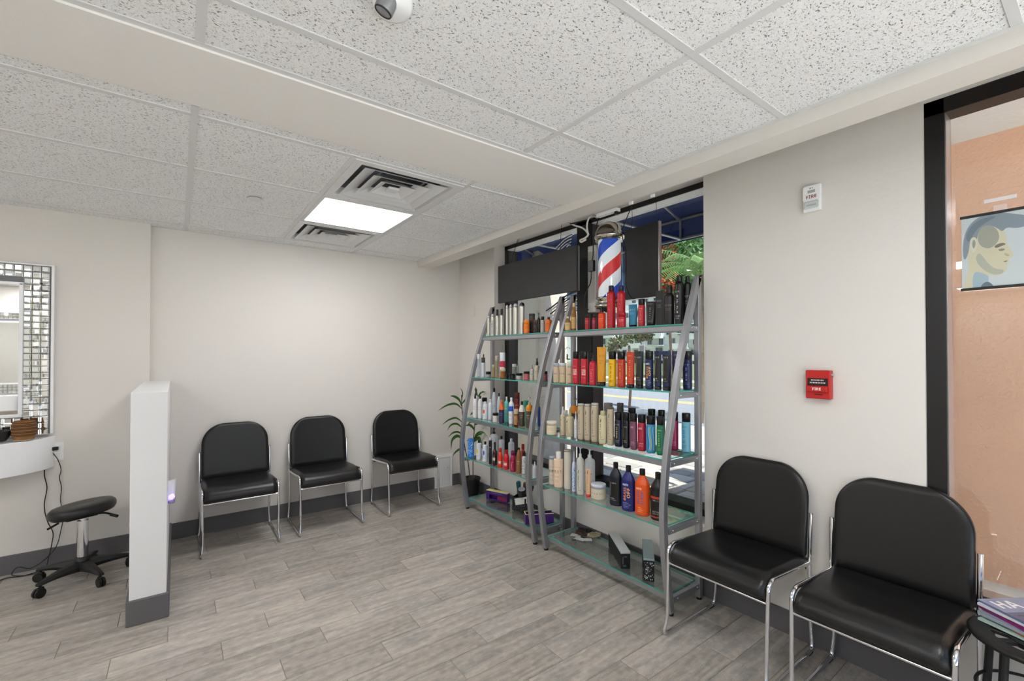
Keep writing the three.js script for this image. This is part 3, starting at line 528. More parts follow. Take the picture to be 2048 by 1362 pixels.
const STYLES = {
  plain: (f) => { marks(40, 60, 176, 18, 8, f); marks(60, 100, 136, 8, 14, f); marks(60, 116, 120, 8, 12, f); },
  tall: (f) => { marks(50, 26, 130, 12, 6, f); ink.save(); ink.translate(96, 190); ink.rotate(-Math.PI / 2); marks(0, 0, 140, 36, 6, f); ink.restore(); marks(60, 210, 120, 8, 12, f); marks(60, 226, 100, 8, 10, f); },
  matrix: (f) => { ink.fillStyle = f; ink.font = 'bold 34px sans-serif'; ink.fillText('matrix', 40, 50, 150); marks(60, 196, 120, 9, 12, f); marks(60, 214, 130, 7, 14, f); marks(60, 228, 110, 7, 12, f); },
  brass: () => { ink.fillStyle = '#e9e9ee'; ink.font = 'bold 32px sans-serif'; ink.fillText('matrix', 46, 34, 150); upright('BRASS', 110, 176, 60, '#f39a3c', 128); upright('OFF', 178, 150, 70, '#f7b25e', 100); marks(60, 192, 100, 8, 10, '#d9dbe4'); marks(50, 208, 140, 7, 16, '#d9dbe4'); marks(60, 224, 110, 7, 12, '#c9ccd8'); marks(60, 238, 90, 6, 10, '#c9ccd8'); },
  sleek: () => { ink.fillStyle = '#f4e6da'; ink.font = 'bold 30px sans-serif'; ink.fillText('matrix', 46, 34, 140); upright('MEGA', 106, 170, 56, '#4668a8', 120); upright('SLEEK', 170, 170, 60, '#4668a8', 124); marks(84, 196, 60, 9, 6, '#f4e6da'); marks(78, 214, 90, 9, 9, '#f4e6da'); marks(70, 232, 90, 7, 10, '#f4e6da'); },
  panel: (f) => { ink.fillStyle = '#0b0b0d'; ink.fillRect(30, 30, 196, 200); marks(50, 44, 130, 12, 6, '#bfc3cc'); ink.fillStyle = f; ink.fillRect(46, 60, 6, 120); marks(50, 196, 90, 12, 8, f); marks(50, 214, 120, 7, 14, '#bfc3cc'); },
  band: (f) => { ink.fillStyle = f; ink.fillRect(0, 60, 256, 22); marks(50, 92, 130, 12, 6, '#d8cfc8'); marks(60, 190, 110, 16, 7, '#d8cfc8'); marks(60, 212, 110, 10, 9, '#d8cfc8'); ink.fillStyle = f; ink.fillRect(0, 238, 256, 12); },
  leaf: (f) => { ink.fillStyle = f; ink.beginPath(); ink.ellipse(96, 36, 12, 22, 0.5, 0, 7); ink.fill(); ink.save(); ink.translate(112, 190); ink.rotate(-Math.PI / 2); ink.translate(0, -30); marks(0, 0, 128, 26, 7, '#4c4436'); ink.restore(); ink.fillStyle = '#b9645a'; ink.beginPath(); ink.arc(106, 208, 10, 0, 7); ink.fill(); marks(70, 228, 110, 8, 12, '#5d5546'); },
  dot: (f) => { ink.fillStyle = f; ink.beginPath(); ink.arc(110, 110, 44, 0, 7); ink.fill(); marks(60, 30, 130, 10, 10, '#8b8d92'); marks(60, 186, 130, 9, 12, '#9a9ca0'); marks(60, 206, 120, 9, 11, '#9a9ca0'); },
  half: (f) => { ink.fillStyle = f; ink.fillRect(0, 0, 256, 84); marks(70, 130, 110, 34, 3, '#c77a83'); marks(50, 190, 150, 8, 14, '#8c8f99'); marks(50, 208, 150, 8, 14, '#8c8f99'); },
  stamp: (f) => { ink.fillStyle = f; ink.fillRect(66, 104, 120, 70); marks(76, 116, 100, 18, 6, '#8c1c1c'); marks(76, 142, 100, 14, 7, '#8c1c1c'); marks(64, 200, 120, 9, 12, f); marks(64, 64, 110, 12, 8, f); },
  floral: () => { for (let i = 0; i < 240; i++) { ink.fillStyle = ['#bfe2f6', '#1d6fd0', '#0f4fa8', '#e9f6fd', '#3b9be6'][i % 5]; ink.beginPath(); ink.ellipse(rnd() * 256, rnd() * 256, rr(4, 13), rr(3, 8), rnd() * 3, 0, 7); ink.fill(); } },
  waves: () => { ['#1c6f97', '#8fd0e4', '#d6b948', '#2f8fc0', '#bfe3ee'].forEach((c, k) => { ink.strokeStyle = c; ink.lineWidth = 16 - k; ink.beginPath(); ink.moveTo(60 + k * 34, 0); ink.bezierCurveTo(20 + k * 40, 90, 150 + k * 20, 150, 70 + k * 34, 256); ink.stroke(); }); },
  serif: (f) => { ink.fillStyle = f; marks(36, 96, 180, 30, 6, f); marks(60, 160, 120, 7, 12, '#8f8674'); marks(56, 196, 90, 8, 9, '#a1987f'); marks(56, 214, 110, 8, 11, '#a1987f'); ink.fillStyle = '#b9b09a'; ink.fillRect(40, 60, 170, 4); },
  camo: () => { for (let i = 0; i < 70; i++) { ink.fillStyle = ['#16171a', '#8a8d90', '#c9cacb', '#e7e7e6'][i % 4]; ink.fillRect(rnd() * 240, rnd() * 240, rr(8, 26), rr(8, 22)); } },
};
function atlasCell(style, bg, fg) {
  const key = style + bg + fg; if (cells[key] !== undefined) return cells[key];
  if (cellCount >= GRID * GRID) return cells[Object.keys(cells).find((k) => k.startsWith(style))] ?? 0;
  const n = cellCount++, cx = (n % GRID) * CELL, cy = Math.floor(n / GRID) * CELL;
  ink.save(); ink.translate(cx, cy); ink.beginPath(); ink.rect(0, 0, CELL, CELL); ink.clip(); ink.scale(CELL / 256, CELL / 256); ink.fillStyle = bg; ink.fillRect(0, 0, 256, 256); STYLES[style](fg); ink.restore();
  return cells[key] = n;
}
const atlasTexture = new THREE.CanvasTexture(atlasCanvas); atlasTexture.colorSpace = THREE.SRGBColorSpace; atlasTexture.magFilter = THREE.LinearFilter;
const labelMat = new THREE.MeshStandardMaterial({ map: atlasTexture, roughness: 0.34 });
function toCell(g, n) { const uv = g.attributes.uv, cx = n % GRID, cy = Math.floor(n / GRID), e = 0.012; for (let i = 0; i < uv.count; i++) uv.setXY(i, (cx + e + uv.getX(i) * (1 - 2 * e)) / GRID, 1 - (cy + 1 - e - uv.getY(i) * (1 - 2 * e)) / GRID); return g; }
function wrapLabel(r0, r1, y0, y1, arc, n, flatten = 1) { const g = new THREE.CylinderGeometry(r1 + 0.0007, r0 + 0.0007, y1 - y0, 14, 1, true, -arc / 2, arc); g.translate(0, (y0 + y1) / 2, 0); g.scale(1, 1, flatten); return toCell(g, n); }
const hex = (c) => '#' + c.toString(16).padStart(6, '0');

// builders: (group, r, h, o) with o = { c: body colour, cap, style, ink, metal, clear }
const bodyMat = (o) => o.metal ? metalCan(o.c) : o.clear ? clearBody(o.c) : plastic(o.c);
const printOn = (t, o, r0, r1, y0, y1, arc = 2.4, f = 1) => { if (o.style) part('label_print', wrapLabel(r0, r1, y0, y1, arc, atlasCell(o.style, hex(o.bg ?? o.c), o.ink ?? '#e8e4e0'), f), labelMat, t); };
const KINDS = {
  bottle(t, r, h, o) {   // straight bottle with a cap as wide as the body
    const ch = h * (o.capShare ?? 0.22), b = h - ch;
    part('bottle_body', lathe([[0, 0], [r * 0.86, 0], [r * 0.97, h * 0.02], [r, h * 0.05], [r, b * 0.96], [r * 0.96, b * 0.995], [r * 0.8, b], [0, b]]), bodyMat(o), t);
    const cr = r * (o.capR ?? 0.97); part('cap', lathe([[0, b], [cr, b + 0.0005], [cr, h - 0.002], [cr - 0.002, h], [0, h]]), plastic(o.cap ?? 0x101012), t);
    printOn(t, o, r, r, b * 0.1, b * 0.92);
  },
  can(t, r, h, o) {   // aerosol can: shoulder, narrower cap
    const ch = h * (o.capShare ?? 0.13), b = h - ch, s = b - r * 0.9, cr = r * 0.62;
    part('can_body', lathe([[0, 0.001], [r * 0.9, 0.001], [r, 0.004], [r, s], [r * 0.97, s + r * 0.3], [r * 0.84, s + r * 0.6], [cr, b], [0, b]], 22), bodyMat(o), t);
    part('cap', lathe([[0, b], [cr, b], [cr, h - 0.003], [cr * 0.85, h], [0, h]], 18), plastic(o.cap ?? 0x14121c), t);
    printOn(t, o, r, r, h * 0.06, s * 0.94, 2.2);
  },
  dome(t, r, h, o) {   // silver can with a domed lid and a small nozzle
    const b = h * 0.9;
    part('can_body', lathe([[0, 0.001], [r * 0.92, 0.001], [r, 0.004], [r, b - r * 0.5], [r * 0.9, b], [0, b]], 22), bodyMat(o), t);
    part('cap', lathe([[r * 0.9, b], [r * 0.82, b + (h - b) * 0.55], [r * 0.45, h - 0.001], [0, h]], 18), plastic(o.cap ?? 0xc9c8c4), t);
    if (o.dark) part('nozzle', lathe([[r * 0.4, h - 0.004], [r * 0.38, h + 0.003], [0, h + 0.004]], 12), plastic(0x1c1b19), t);
    printOn(t, o, r, r, h * 0.08, h * 0.7, 1.6);
  },
  litre(t, r, h, o) {   // large oval bottle with sloping shoulders, neck and cap
    const f = 0.66, ch = h * 0.13, b = h - ch, s = b * 0.78, cr = r * 0.36, g = lathe([[0, 0], [r * 0.9, 0], [r, h * 0.025], [r, s * 0.97], [r * 0.97, s], [r * 0.86, s + (b - s) * 0.28], [cr * 1.05, b * 0.985], [cr, b], [0, b]], 28); g.scale(1, 1, f);
    part('bottle_body', g, bodyMat(o), t);
    part('cap', lathe([[0, b], [cr * 1.04, b], [cr * 1.04, h - 0.002], [cr, h], [0, h]], 18), plastic(o.cap ?? 0x141312), t);
    printOn(t, o, r, r, h * 0.05, s * 0.94, 2.2, f);
  },
  slope(t, r, h, o) {   // small bottle with sloping shoulders and narrow cap
    const ch = h * (o.capShare ?? 0.14), b = h - ch, s = b * (o.shoulder ?? 0.72), cr = r * (o.capR ?? 0.42);
    part('bottle_body', lathe([[0, 0], [r * 0.9, 0], [r, h * 0.03], [r, s], [r * 0.9, s + (b - s) * 0.35], [cr, b], [0, b]]), bodyMat(o), t);
    part('cap', lathe([[0, b], [cr, b], [cr, h - 0.002], [cr * 0.8, h], [0, h]], 14), plastic(o.cap ?? 0x141312), t);
    if (o.top) part('shoulder_band', lathe([[r * 1.006, s * 0.94], [r * 1.006, s], [r * 0.91, s + (b - s) * 0.36], [cr * 1.03, b * 0.995]]), plastic(o.top), t);
    printOn(t, o, r, r, h * 0.08, s * 0.92);
  },
  pump(t, r, h, o) {
    const b = h * 0.76;
    part('bottle_body', lathe([[0, 0], [r * 0.92, 0], [r, h * 0.02], [r, b * 0.84], [r * 0.9, b * 0.93], [r * 0.36, b], [0, b]]), bodyMat(o), t);
    if (o.top) part('shoulder_band', lathe([[r * 1.008, b * 0.72], [r * 1.008, b * 0.84], [r * 0.91, b * 0.935], [r * 0.4, b]]), plastic(o.top), t);
    const c = plastic(o.cap ?? 0x17171a), p = part('pump_head', merge([lathe([[r * 0.38, b], [r * 0.38, b + h * 0.06], [r * 0.16, b + h * 0.065], [r * 0.14, h * 0.94], [0, h * 0.94]], 14), rb(-r * 0.28, r * 0.28, h * 0.93, h, -r * 0.28, r * 0.28, 0.002), rb(-r * 0.14, r * 0.14, h * 0.945, h * 0.985, 0, r * 1.05, 0.001)]), c, t); p.rotation.y = o.spin ?? 0.7;
    printOn(t, o, r, r, h * 0.06, b * 0.7);
  },
  spray(t, r, h, o) {
    const b = h * 0.74;
    part('bottle_body', lathe([[0, 0], [r * 0.92, 0], [r, h * 0.02], [r, b * 0.86], [r * 0.85, b * 0.95], [r * 0.4, b], [0, b]]), bodyMat(o), t);
    part('sprayer', merge([lathe([[r * 0.5, b], [r * 0.46, b + h * 0.05], [r * 0.3, b + h * 0.12], [r * 0.26, h], [0, h]], 12), rb(-r * 0.12, r * 0.12, h * 0.93, h * 0.97, 0, r * 0.42, 0.001)]), plastic(o.cap ?? 0x141416), t);
    printOn(t, o, r, r, h * 0.06, b * 0.82);
  },
  tube(t, r, h, o) {   // tube standing on its cap, crimped flat at the top
    const ch = h * 0.1, n = 14, m = 20, pos = [], idx = [], uv = [];
    for (let j = 0; j <= n; j++) { const v = j / n, y = ch + (h - ch) * v, k = Math.pow(v, 1.3), rz = r * 0.72 * (1 - k) + 0.0025 * k, rx = r * (0.9 + 0.12 * v); for (let i = 0; i < m; i++) { const a = i / m * Math.PI * 2; pos.push(Math.sin(a) * rx, y, Math.cos(a) * rz); uv.push(0.5 + Math.sin(a) * 0.5, v); } }
    for (let j = 0; j < n; j++) for (let i = 0; i < m; i++) { const a = j * m + i, b = j * m + (i + 1) % m; idx.push(a, b, a + m, b, b + m, a + m); } const e = n * m; for (let i = 1; i < m - 1; i++) idx.push(e, e + i, e + i + 1);
    const g = new THREE.BufferGeometry(); g.setAttribute('position', new THREE.Float32BufferAttribute(pos, 3)); g.setAttribute('uv', new THREE.Float32BufferAttribute(uv, 2)); g.setIndex(idx); g.computeVertexNormals();
    const cell = o.style ? atlasCell(o.style, hex(o.bg ?? o.c), o.ink ?? '#e8e4e0') : -1; part('tube_body', cell < 0 ? g : toCell(g, cell), cell < 0 ? bodyMat(o) : labelMat, t);
    const c = lathe([[0, 0], [r * 0.84, 0], [r * 0.88, 0.002], [r * 0.9, ch], [0, ch]], 18); c.scale(1, 1, 0.82); part('cap', c, plastic(o.cap ?? 0x111112), t);
  },
  jar(t, r, h, o) {
    const lid = h * (o.capShare ?? 0.28), b = h - lid;
    part('jar_body', lathe([[0, 0], [r * 0.9, 0], [r * 0.98, h * 0.05], [r * 0.98, b * 0.96], [r * 0.9, b], [0, b]], 24), bodyMat(o), t);
    part('lid', lathe([[0, b], [r, b], [r, h - 0.003], [r * 0.95, h], [0, h]], 24), plastic(o.cap ?? 0x111112), t);
    printOn(t, o, r * 0.98, r * 0.98, b * 0.08, b * 0.9);
  },
  box(t, r, h, o) {
    part('carton', rb(-r, r, 0, h, -r * 0.7, r * 0.7, 0.0015), bodyMat(o), t);
    if (o.style) { const g = toCell(new THREE.PlaneGeometry(r * 1.9, h * 0.86), atlasCell(o.style, hex(o.bg ?? o.c), o.ink ?? '#e8e4e0')); g.translate(0, h * 0.5, r * 0.7 + 0.0006); part('label_print', g, labelMat, t); }
    if (o.cap) part('carton_top', rb(-r * 1.005, r * 1.005, h * 0.72, h * 1.002, -r * 0.705, r * 0.705, 0.0015), plastic(o.cap), t);
  },
  dropper(t, r, h, o) {
    const b = h * 0.68;
    part('bottle_body', lathe([[0, 0], [r * 0.92, 0], [r, h * 0.03], [r, b * 0.86], [r * 0.8, b * 0.95], [r * 0.42, b], [0, b]]), bodyMat(o), t);
    part('dropper_cap', lathe([[r * 0.52, b], [r * 0.52, b + h * 0.14], [r * 0.3, b + h * 0.16], [r * 0.34, h * 0.95], [r * 0.2, h], [0, h]], 14), plastic(o.cap ?? 0x121213), t);
    printOn(t, o, r, r, h * 0.06, b * 0.8);
  },
};
const WORDS = ['top', 'second', 'third', 'fourth', 'bottom'], placed = {}, taken = {};
function stock(rack, level, row, items) {
  for (const [kind, l, r, top, desc, o = {}] of items) {
    const y = SHELF_Y[level], mid = (l + r) / 2, xs = SHELF_X[level];
    let x = row === 'front' ? Math.max(xs + 0.05, 2.035) : row === 'mid' ? (xs + BACK_X - 0.03) / 2 : BACK_X - 0.058;
    if (level === 0) x = row === 'back' ? 2.238 : 2.206;
    if (o.bot) { const q = onY(y, mid, o.bot); x = clamp(q.x + (r - l) * 0.5 * depthOf(q) / FOCAL * 0.8, xs + 0.02, BACK_X - 0.04); }
    if (o.dx) x += o.dx;
    const tilt = Math.cos(Math.atan2(mid - CX, FOCAL)), put = (xx) => { const q = onX(xx, mid, top); return { x: xx, p: q, rad: (r - l) * 0.5 * depthOf(q) / FOCAL * (0.5 + 0.5 * tilt) }; };
    const others = taken[rack + level] ??= [], [za, zb] = RACK[rack], bad = (c) => c.p.z < za + c.rad - 0.004 || c.p.z > zb - c.rad + 0.004 || others.some((k) => Math.hypot(k.x - c.x, k.z - c.p.z) < k.rad + c.rad + 0.0005);
    let c = put(x); for (let k = 1; bad(c) && k < 60; k++) { const step = Math.ceil(k / 2) * 0.005 * (k % 2 ? 1 : -1), xx = x + step; if (xx < xs + 0.018 || xx > BACK_X - 0.03) continue; const d = put(xx); if (!bad(d)) c = d; }
    if (bad(c)) { c.rad *= 0.85; c.p.z = clamp(c.p.z, za + c.rad, zb - c.rad); }
    const p = c.p, rad = c.rad, h = p.y - y, z = p.z; x = c.x; others.push({ x, z, rad });
    const name = { bottle: 'shampoo_bottle', can: 'hairspray_can', dome: 'hairspray_can', litre: 'litre_bottle', slope: 'lotion_bottle', pump: 'pump_bottle', spray: 'spray_bottle', tube: 'styling_tube', jar: 'cream_jar', box: 'product_carton', dropper: 'serum_bottle' }[kind];
    const label = `${desc}, ${WORDS[level]} shelf of ${rack === 'plant' ? 'plant-side' : 'chair-side'} rack`;
    const twins = placed[label] ??= []; const group = `${WORDS[level]} shelf products, ${rack}-side rack`;
    const t = thing(name, label, name.split('_')[1], [x, y, z], 0, group); twins.push(t);
    t.rotation.y = Math.atan2(EYE.x - x, EYE.z - z) * 0.55 + (-Math.PI / 2) * 0.45 + rr(-0.12, 0.12);
    KINDS[kind](t, rad, h, o);
  }
}
const SILV = { c: 0xd8d4c8, metal: true }, NAVY = 0x14214f, REDB = { c: 0xc8202f, cap: 0x141314, style: 'stamp', ink: '#e9a9a4' };
stock('plant', 0, 'mid', [
  ['dome', 967.5, 973, 643, 'short silver hairspray can at the curved leg', { ...SILV }], ['dome', 974, 980, 631, 'slim silver can with pointed lid', { ...SILV }], ['dome', 981.5, 989, 628, 'silver hairspray can with small black mark', { ...SILV, style: 'plain', ink: '#2b2b2b', bg: 0xc2beb4 }],
  ['can', 991, 998.5, 619, 'silver can with tall black cap beside black-marked can', { ...SILV, cap: 0x141414, capShare: 0.22 }], ['can', 999.7, 1007.3, 618, 'silver can with tall black cap beside taller cans', { ...SILV, cap: 0x141414, capShare: 0.22 }],
  ['dome', 1011, 1017.5, 610, 'tall silver can with dark nozzle beside black-capped can', { ...SILV, dark: true }], ['dome', 1018.5, 1025, 609, 'tall silver can with dark nozzle beside the wide cans', { ...SILV, dark: true }], ['dome', 1026, 1037, 607, 'wide tall silver hairspray can', { ...SILV, dark: true }], ['dome', 1038.5, 1050, 605, 'wide silver can with dark domed lid', { ...SILV, cap: 0x2d2a26 }],
  ['jar', 1047.5, 1059.5, 640, 'orange pomade jar', { c: 0xf07a12, cap: 0xf08a2a, style: 'plain', ink: '#7a2a08', dx: -0.035 }], ['box', 1059, 1069, 627.5, 'black carton with dark top', { c: 0x1b1516, cap: 0x0e0e0e, style: 'tall', ink: '#8d8a88' }], ['bottle', 1067.5, 1073.5, 640, 'small dark brown bottle', { c: 0x2a1d18, style: 'plain', ink: '#a39c92', dx: -0.03, cap: 0x6d3b2e }],
  ['pump', 1074, 1081, 626, 'small black pump bottle', { c: 0x1d1a17, style: 'plain', ink: '#9c968a' }], ['bottle', 1081, 1090, 633, 'grey bottle with black cap', { c: 0xb9b2a8, style: 'plain', ink: '#55504a', capR: 0.7 }], ['slope', 1091, 1104, 634, 'orange bottle with small black cap', { c: 0xee7216, style: 'plain', ink: '#8a3008', shoulder: 0.9 }],
]);
stock('chair', 0, 'mid', [
  ['slope', 1130, 1141.5, 633, 'short amber glass oil bottle', { c: 0xd9b676, clear: true, cap: 0xe6d9b8, style: 'plain', bg: 0xd2b47c, ink: '#6e5836' }], ['slope', 1142, 1153, 606, 'tall amber glass oil bottle', { c: 0xdba857, clear: true, cap: 0xe8c98c, style: 'plain', bg: 0xd0a762, ink: '#6e5836', shoulder: 0.62 }],
  ['bottle', 1170, 1179.5, 629, 'small red bottle with black cap', { c: 0xb51c22, capR: 0.8, style: 'plain', ink: '#e6b0a8' }], ['bottle', 1184.5, 1192.5, 628.6, 'small crimson bottle with black cap', { c: 0x9c1438, capR: 0.8, style: 'plain', ink: '#e6b0c0' }], ['spray', 1196.5, 1211.5, 613, 'orange spray bottle with black nozzle', { c: 0xf0470f, style: 'plain', ink: '#f7b48c' }],
  ['can', 1214, 1231, 571.5, 'tall red hairspray can beside orange spray bottle', { c: 0xc21b26, cap: 0x231c3c, style: 'tall', ink: '#e0635f' }], ['can', 1233.5, 1250.5, 571.5, 'tall red hairspray can behind small red jar', { c: 0xc21b26, cap: 0x231c3c, style: 'tall', ink: '#e0635f' }],
  ['bottle', 1276.5, 1290, 598, 'red spray bottle with tall black cap', { c: 0xc22029, style: 'tall', ink: '#e89a94' }], ['tube', 1257, 1275, 609, 'teal tube standing on black cap', { c: 0x2f83a3, style: 'plain', ink: '#9fd0e0' }],
  ['tube', 1292, 1312, 603, 'wide black tube with pale print', { c: 0x1b1a19, style: 'tall', ink: '#8d8a84' }], ['box', 1312.5, 1327, 582, 'slim black carton with grey print', { c: 0x1d1e1e, style: 'plain', ink: '#8f938f' }], ['can', 1328.5, 1348.5, 571.5, 'brown-black can with dark cap', { c: 0x1b1412, cap: 0x241914, capShare: 0.2, style: 'plain', ink: '#7a6a60' }],
  ['can', 1349.5, 1367.5, 551, 'tall glossy black can with white logo', { c: 0x0b0b0c, cap: 0x0a0a0a, style: 'tall', ink: '#d9d9d6' }], ['can', 1368, 1382, 552.5, 'tall slim black can at the rack post', { c: 0x0b0b0c, cap: 0x0a0a0a, style: 'plain', ink: '#9a9a98' }],
]);
stock('chair', 0, 'front', [['jar', 1236.5, 1252, 625, 'small red jar in front of the tall cans', { c: 0xc4232b, cap: 0xb01d25, style: 'plain', ink: '#f2d9d4', dx: -0.035 }]]);
stock('chair', 1, 'front', [
  ['jar', 1106.5, 1118.5, 726, 'beige jar with pale blue lid', { c: 0xcdb89a, cap: 0xb9c6d2, capShare: 0.16, style: 'serif', ink: '#6f6555' }], ['jar', 1119, 1133, 726, 'wide beige jar with white lid', { c: 0xd4bd97, cap: 0xdde2e4, capShare: 0.16, style: 'serif', ink: '#6f6555' }], ['jar', 1133.5, 1145, 728, 'beige jar with clear lid', { c: 0xcfb795, cap: 0xd6cfc2, capShare: 0.16, style: 'serif', ink: '#6f6555' }],
  ['bottle', 1145.5, 1159, 703, 'red shampoo bottle beside the beige jars', REDB], ['bottle', 1161.5, 1176, 703, 'red shampoo bottle beside the red pump bottle', REDB], ['pump', 1178.5, 1193, 706, 'red pump bottle', { c: 0xcb2036, style: 'tall', ink: '#eda6a6' }], ['tube', 1194, 1212.5, 694, 'golden yellow tube on black cap', { c: 0xe09a0c, style: 'plain', ink: '#b8720a', bg: 0xe09a0c }],
  ['bottle', 1217, 1233, 703, 'bright yellow shampoo bottle with black cap', { c: 0xf2bd05, style: 'tall', ink: '#4a3a08' }], ['bottle', 1234.5, 1251, 703, 'orange-red shampoo bottle with black cap', { c: 0xc23318, style: 'tall', ink: '#e8a13c' }], ['tube', 1253, 1269.5, 704, 'orange-red tube on black cap', { c: 0xc93b17, style: 'tall', ink: '#e9a840' }],
  ['tube', 1270.5, 1287, 702.5, 'dark green-black tube', { c: 0x1a211d, style: 'panel', ink: '#c8b478' }], ['bottle', 1290.5, 1307, 702, 'navy shampoo bottle with orange logo', { c: NAVY, style: 'brass' }], ['tube', 1308, 1323.5, 702, 'gold-printed navy tube beside the orange-logo bottle', { c: NAVY, style: 'panel', ink: '#d9c27c' }], ['tube', 1324.5, 1342, 702, 'gold-printed navy tube beside the curved leg', { c: NAVY, style: 'panel', ink: '#d9c27c' }],
  ['tube', 1344.5, 1361, 702, 'navy tube behind the curved rack leg', { c: NAVY, style: 'tall', ink: '#aab2cc' }], ['bottle', 1366, 1384, 702, 'wide navy bottle beside the rack post', { c: 0x182350, cap: 0x15171f, style: 'tall', ink: '#aab2cc' }],
]);
stock('plant', 1, 'mid', [
  ['dropper', 945, 953, 708, 'slim beige dropper bottle', { c: 0xd0c3b0, style: 'plain', ink: '#574f44' }], ['bottle', 954, 961, 708, 'tall clear tube with pale cap', { c: 0xdfe6ea, cap: 0xd9dee2, clear: true }], ['bottle', 962.5, 970.5, 715, 'clear grey bottle with dark cap', { c: 0xc6cdd4, cap: 0x35312e, capShare: 0.27 }], ['jar', 971.5, 982, 743, 'low grey jar with black lid', { c: 0x9b9c98, capShare: 0.5 }],
  ['bottle', 984, 990, 729, 'small clear oil bottle', { c: 0xd9cba2, clear: true, cap: 0xcabf9e }], ['bottle', 990.5, 997, 711.5, 'tall pale oil bottle', { c: 0xd6cbaa, clear: true, cap: 0xb9b3a2 }], ['bottle', 999.5, 1010.5, 705, 'white and red mousse can', { c: 0xc41f3e, cap: 0xe6e9ec, capShare: 0.34, style: 'half', ink: '#c41f3e', bg: 0xe9e6e4 }],
  ['jar', 1012, 1018, 747, 'small black wax jar', { c: 0x15100f, cap: 0x0f0f0f }], ['jar', 1019, 1031, 747.5, 'wide black wax jar', { c: 0x17110f, cap: 0x0e0e0e }], ['jar', 1032, 1045.5, 746, 'silver jar with black lid', { c: 0xb0adaa, capShare: 0.42 }], ['jar', 1047, 1059.5, 742.6, 'pink jar with black lid', { c: 0xc06a68, style: 'plain', ink: '#7c302f' }],
  ['spray', 1060.5, 1068, 730, 'small beige spray bottle', { c: 0xc3bcb0, cap: 0x8f8a80, style: 'plain', ink: '#5c564e' }], ['dropper', 1069, 1079, 716, 'beige bottle with black dropper', { c: 0xc9bda6, style: 'plain', ink: '#5c564e' }], ['jar', 1084, 1095.5, 742, 'dark rose jar with black lid', { c: 0x9a4a52, style: 'plain', ink: '#e0c8c6' }],
]);
stock('plant', 1, 'front', [['jar', 1000, 1011, 737, 'amber jar in front of the mousse can', { c: 0xc98a3c, cap: 0xd9c8a4, clear: true, dx: -0.01 }]]);
stock('plant', 1, 'back', [['bottle', 1024, 1033, 728, 'clear bottle behind the black jars', { c: 0xcfd4cf, cap: 0xd3d3cd, clear: true }], ['pump', 1033.5, 1038, 722, 'tiny clear pump bottle behind the jars', { c: 0xcfd4cf, clear: true, cap: 0x4a4a44 }]]);
stock('plant', 2, 'front', [
  ['pump', 933, 947, 776, 'white pump bottle with black pump', { c: 0xe3e2e2, style: 'plain', ink: '#97928c', bot: 833 }], ['slope', 945.5, 955, 791, 'white black-capped bottle beside white pump bottle', { c: 0xdedcdb, style: 'plain', ink: '#97928c', shoulder: 0.82, bot: 836 }], ['slope', 955.5, 965, 791, 'white black-capped bottle beside orange-dot bottle', { c: 0xdedcdb, style: 'plain', ink: '#97928c', shoulder: 0.82, bot: 838 }],
  ['slope', 965, 976, 803, 'clear bottle with orange dot', { c: 0xd9dee2, style: 'dot', ink: '#e2542a', cap: 0xe3e6e8, shoulder: 0.93, bot: 840 }], ['slope', 976.5, 985, 798, 'white square-shouldered bottle with white cap', { c: 0xd3dae2, cap: 0xe6ebef, shoulder: 0.86, bot: 841 }], ['jar', 985, 997.5, 825.5, 'glass jar with black lid', { c: 0xd6d0c6, bot: 845 }],
  ['slope', 998, 1008.5, 800, 'navy bottle with orange shoulder', { c: 0x23234a, top: 0xe46a1c, cap: 0xe9792a, style: 'plain', ink: '#a9b0d0', bot: 847 }], ['slope', 1009, 1017, 793.5, 'mint green bottle with white cap', { c: 0x6fd0bf, cap: 0xe9efee, shoulder: 0.86, style: 'plain', ink: '#e9f7f3', bot: 845 }], ['slope', 1017.5, 1028, 795, 'white bottle with blue shoulder and white cap', { c: 0xe6e7ea, cap: 0xeef0f2, shoulder: 0.86, style: 'half', ink: '#1f56c4', bot: 849 }],
  ['jar', 1028, 1036.5, 818, 'small amber glass bottle', { c: 0xa9632c, cap: 0xd9c0a4, clear: true, capShare: 0.3, style: 'plain', bg: 0xb57a48, ink: '#f0dcc4', bot: 852 }], ['slope', 1038, 1050, 802.5, 'dark brown bottle with white shoulder', { c: 0x4c4234, top: 0xe8e4da, style: 'plain', ink: '#cbbfa8', bot: 853 }], ['pump', 1052, 1065.5, 794, 'brown pump bottle with amber shoulder', { c: 0x5a4a38, top: 0xe08a1c, cap: 0xb9ad98, style: 'plain', ink: '#cbbfa8', bot: 857 }],
  ['slope', 1075, 1081, 806, 'slim blue bottle with green cap', { c: 0x1f3a86, cap: 0x4f9a3c, shoulder: 0.9, bot: 853 }],
]);
stock('plant', 2, 'back', [['slope', 983, 993.5, 776, 'tall white conical bottle with black cap', { c: 0xcfd1d8, style: 'plain', ink: '#70737c', shoulder: 0.6 }], ['slope', 994, 1002, 786, 'white conical bottle with navy cap', { c: 0xd6dbe2, cap: 0x1a2238, shoulder: 0.6 }], ['bottle', 964, 974.5, 795, 'white bottle with wide black cap', { c: 0xd9d9d8 }], ['bottle', 1029.5, 1040, 785, 'tall dark red bottle', { c: 0x7c1f20, cap: 0x6a2a20, style: 'plain', ink: '#d8a49a' }], ['jar', 1047.5, 1057.5, 801, 'teal lidded jar behind the pump bottle', { c: 0x3c9a83, cap: 0x2f9a80 }]]);
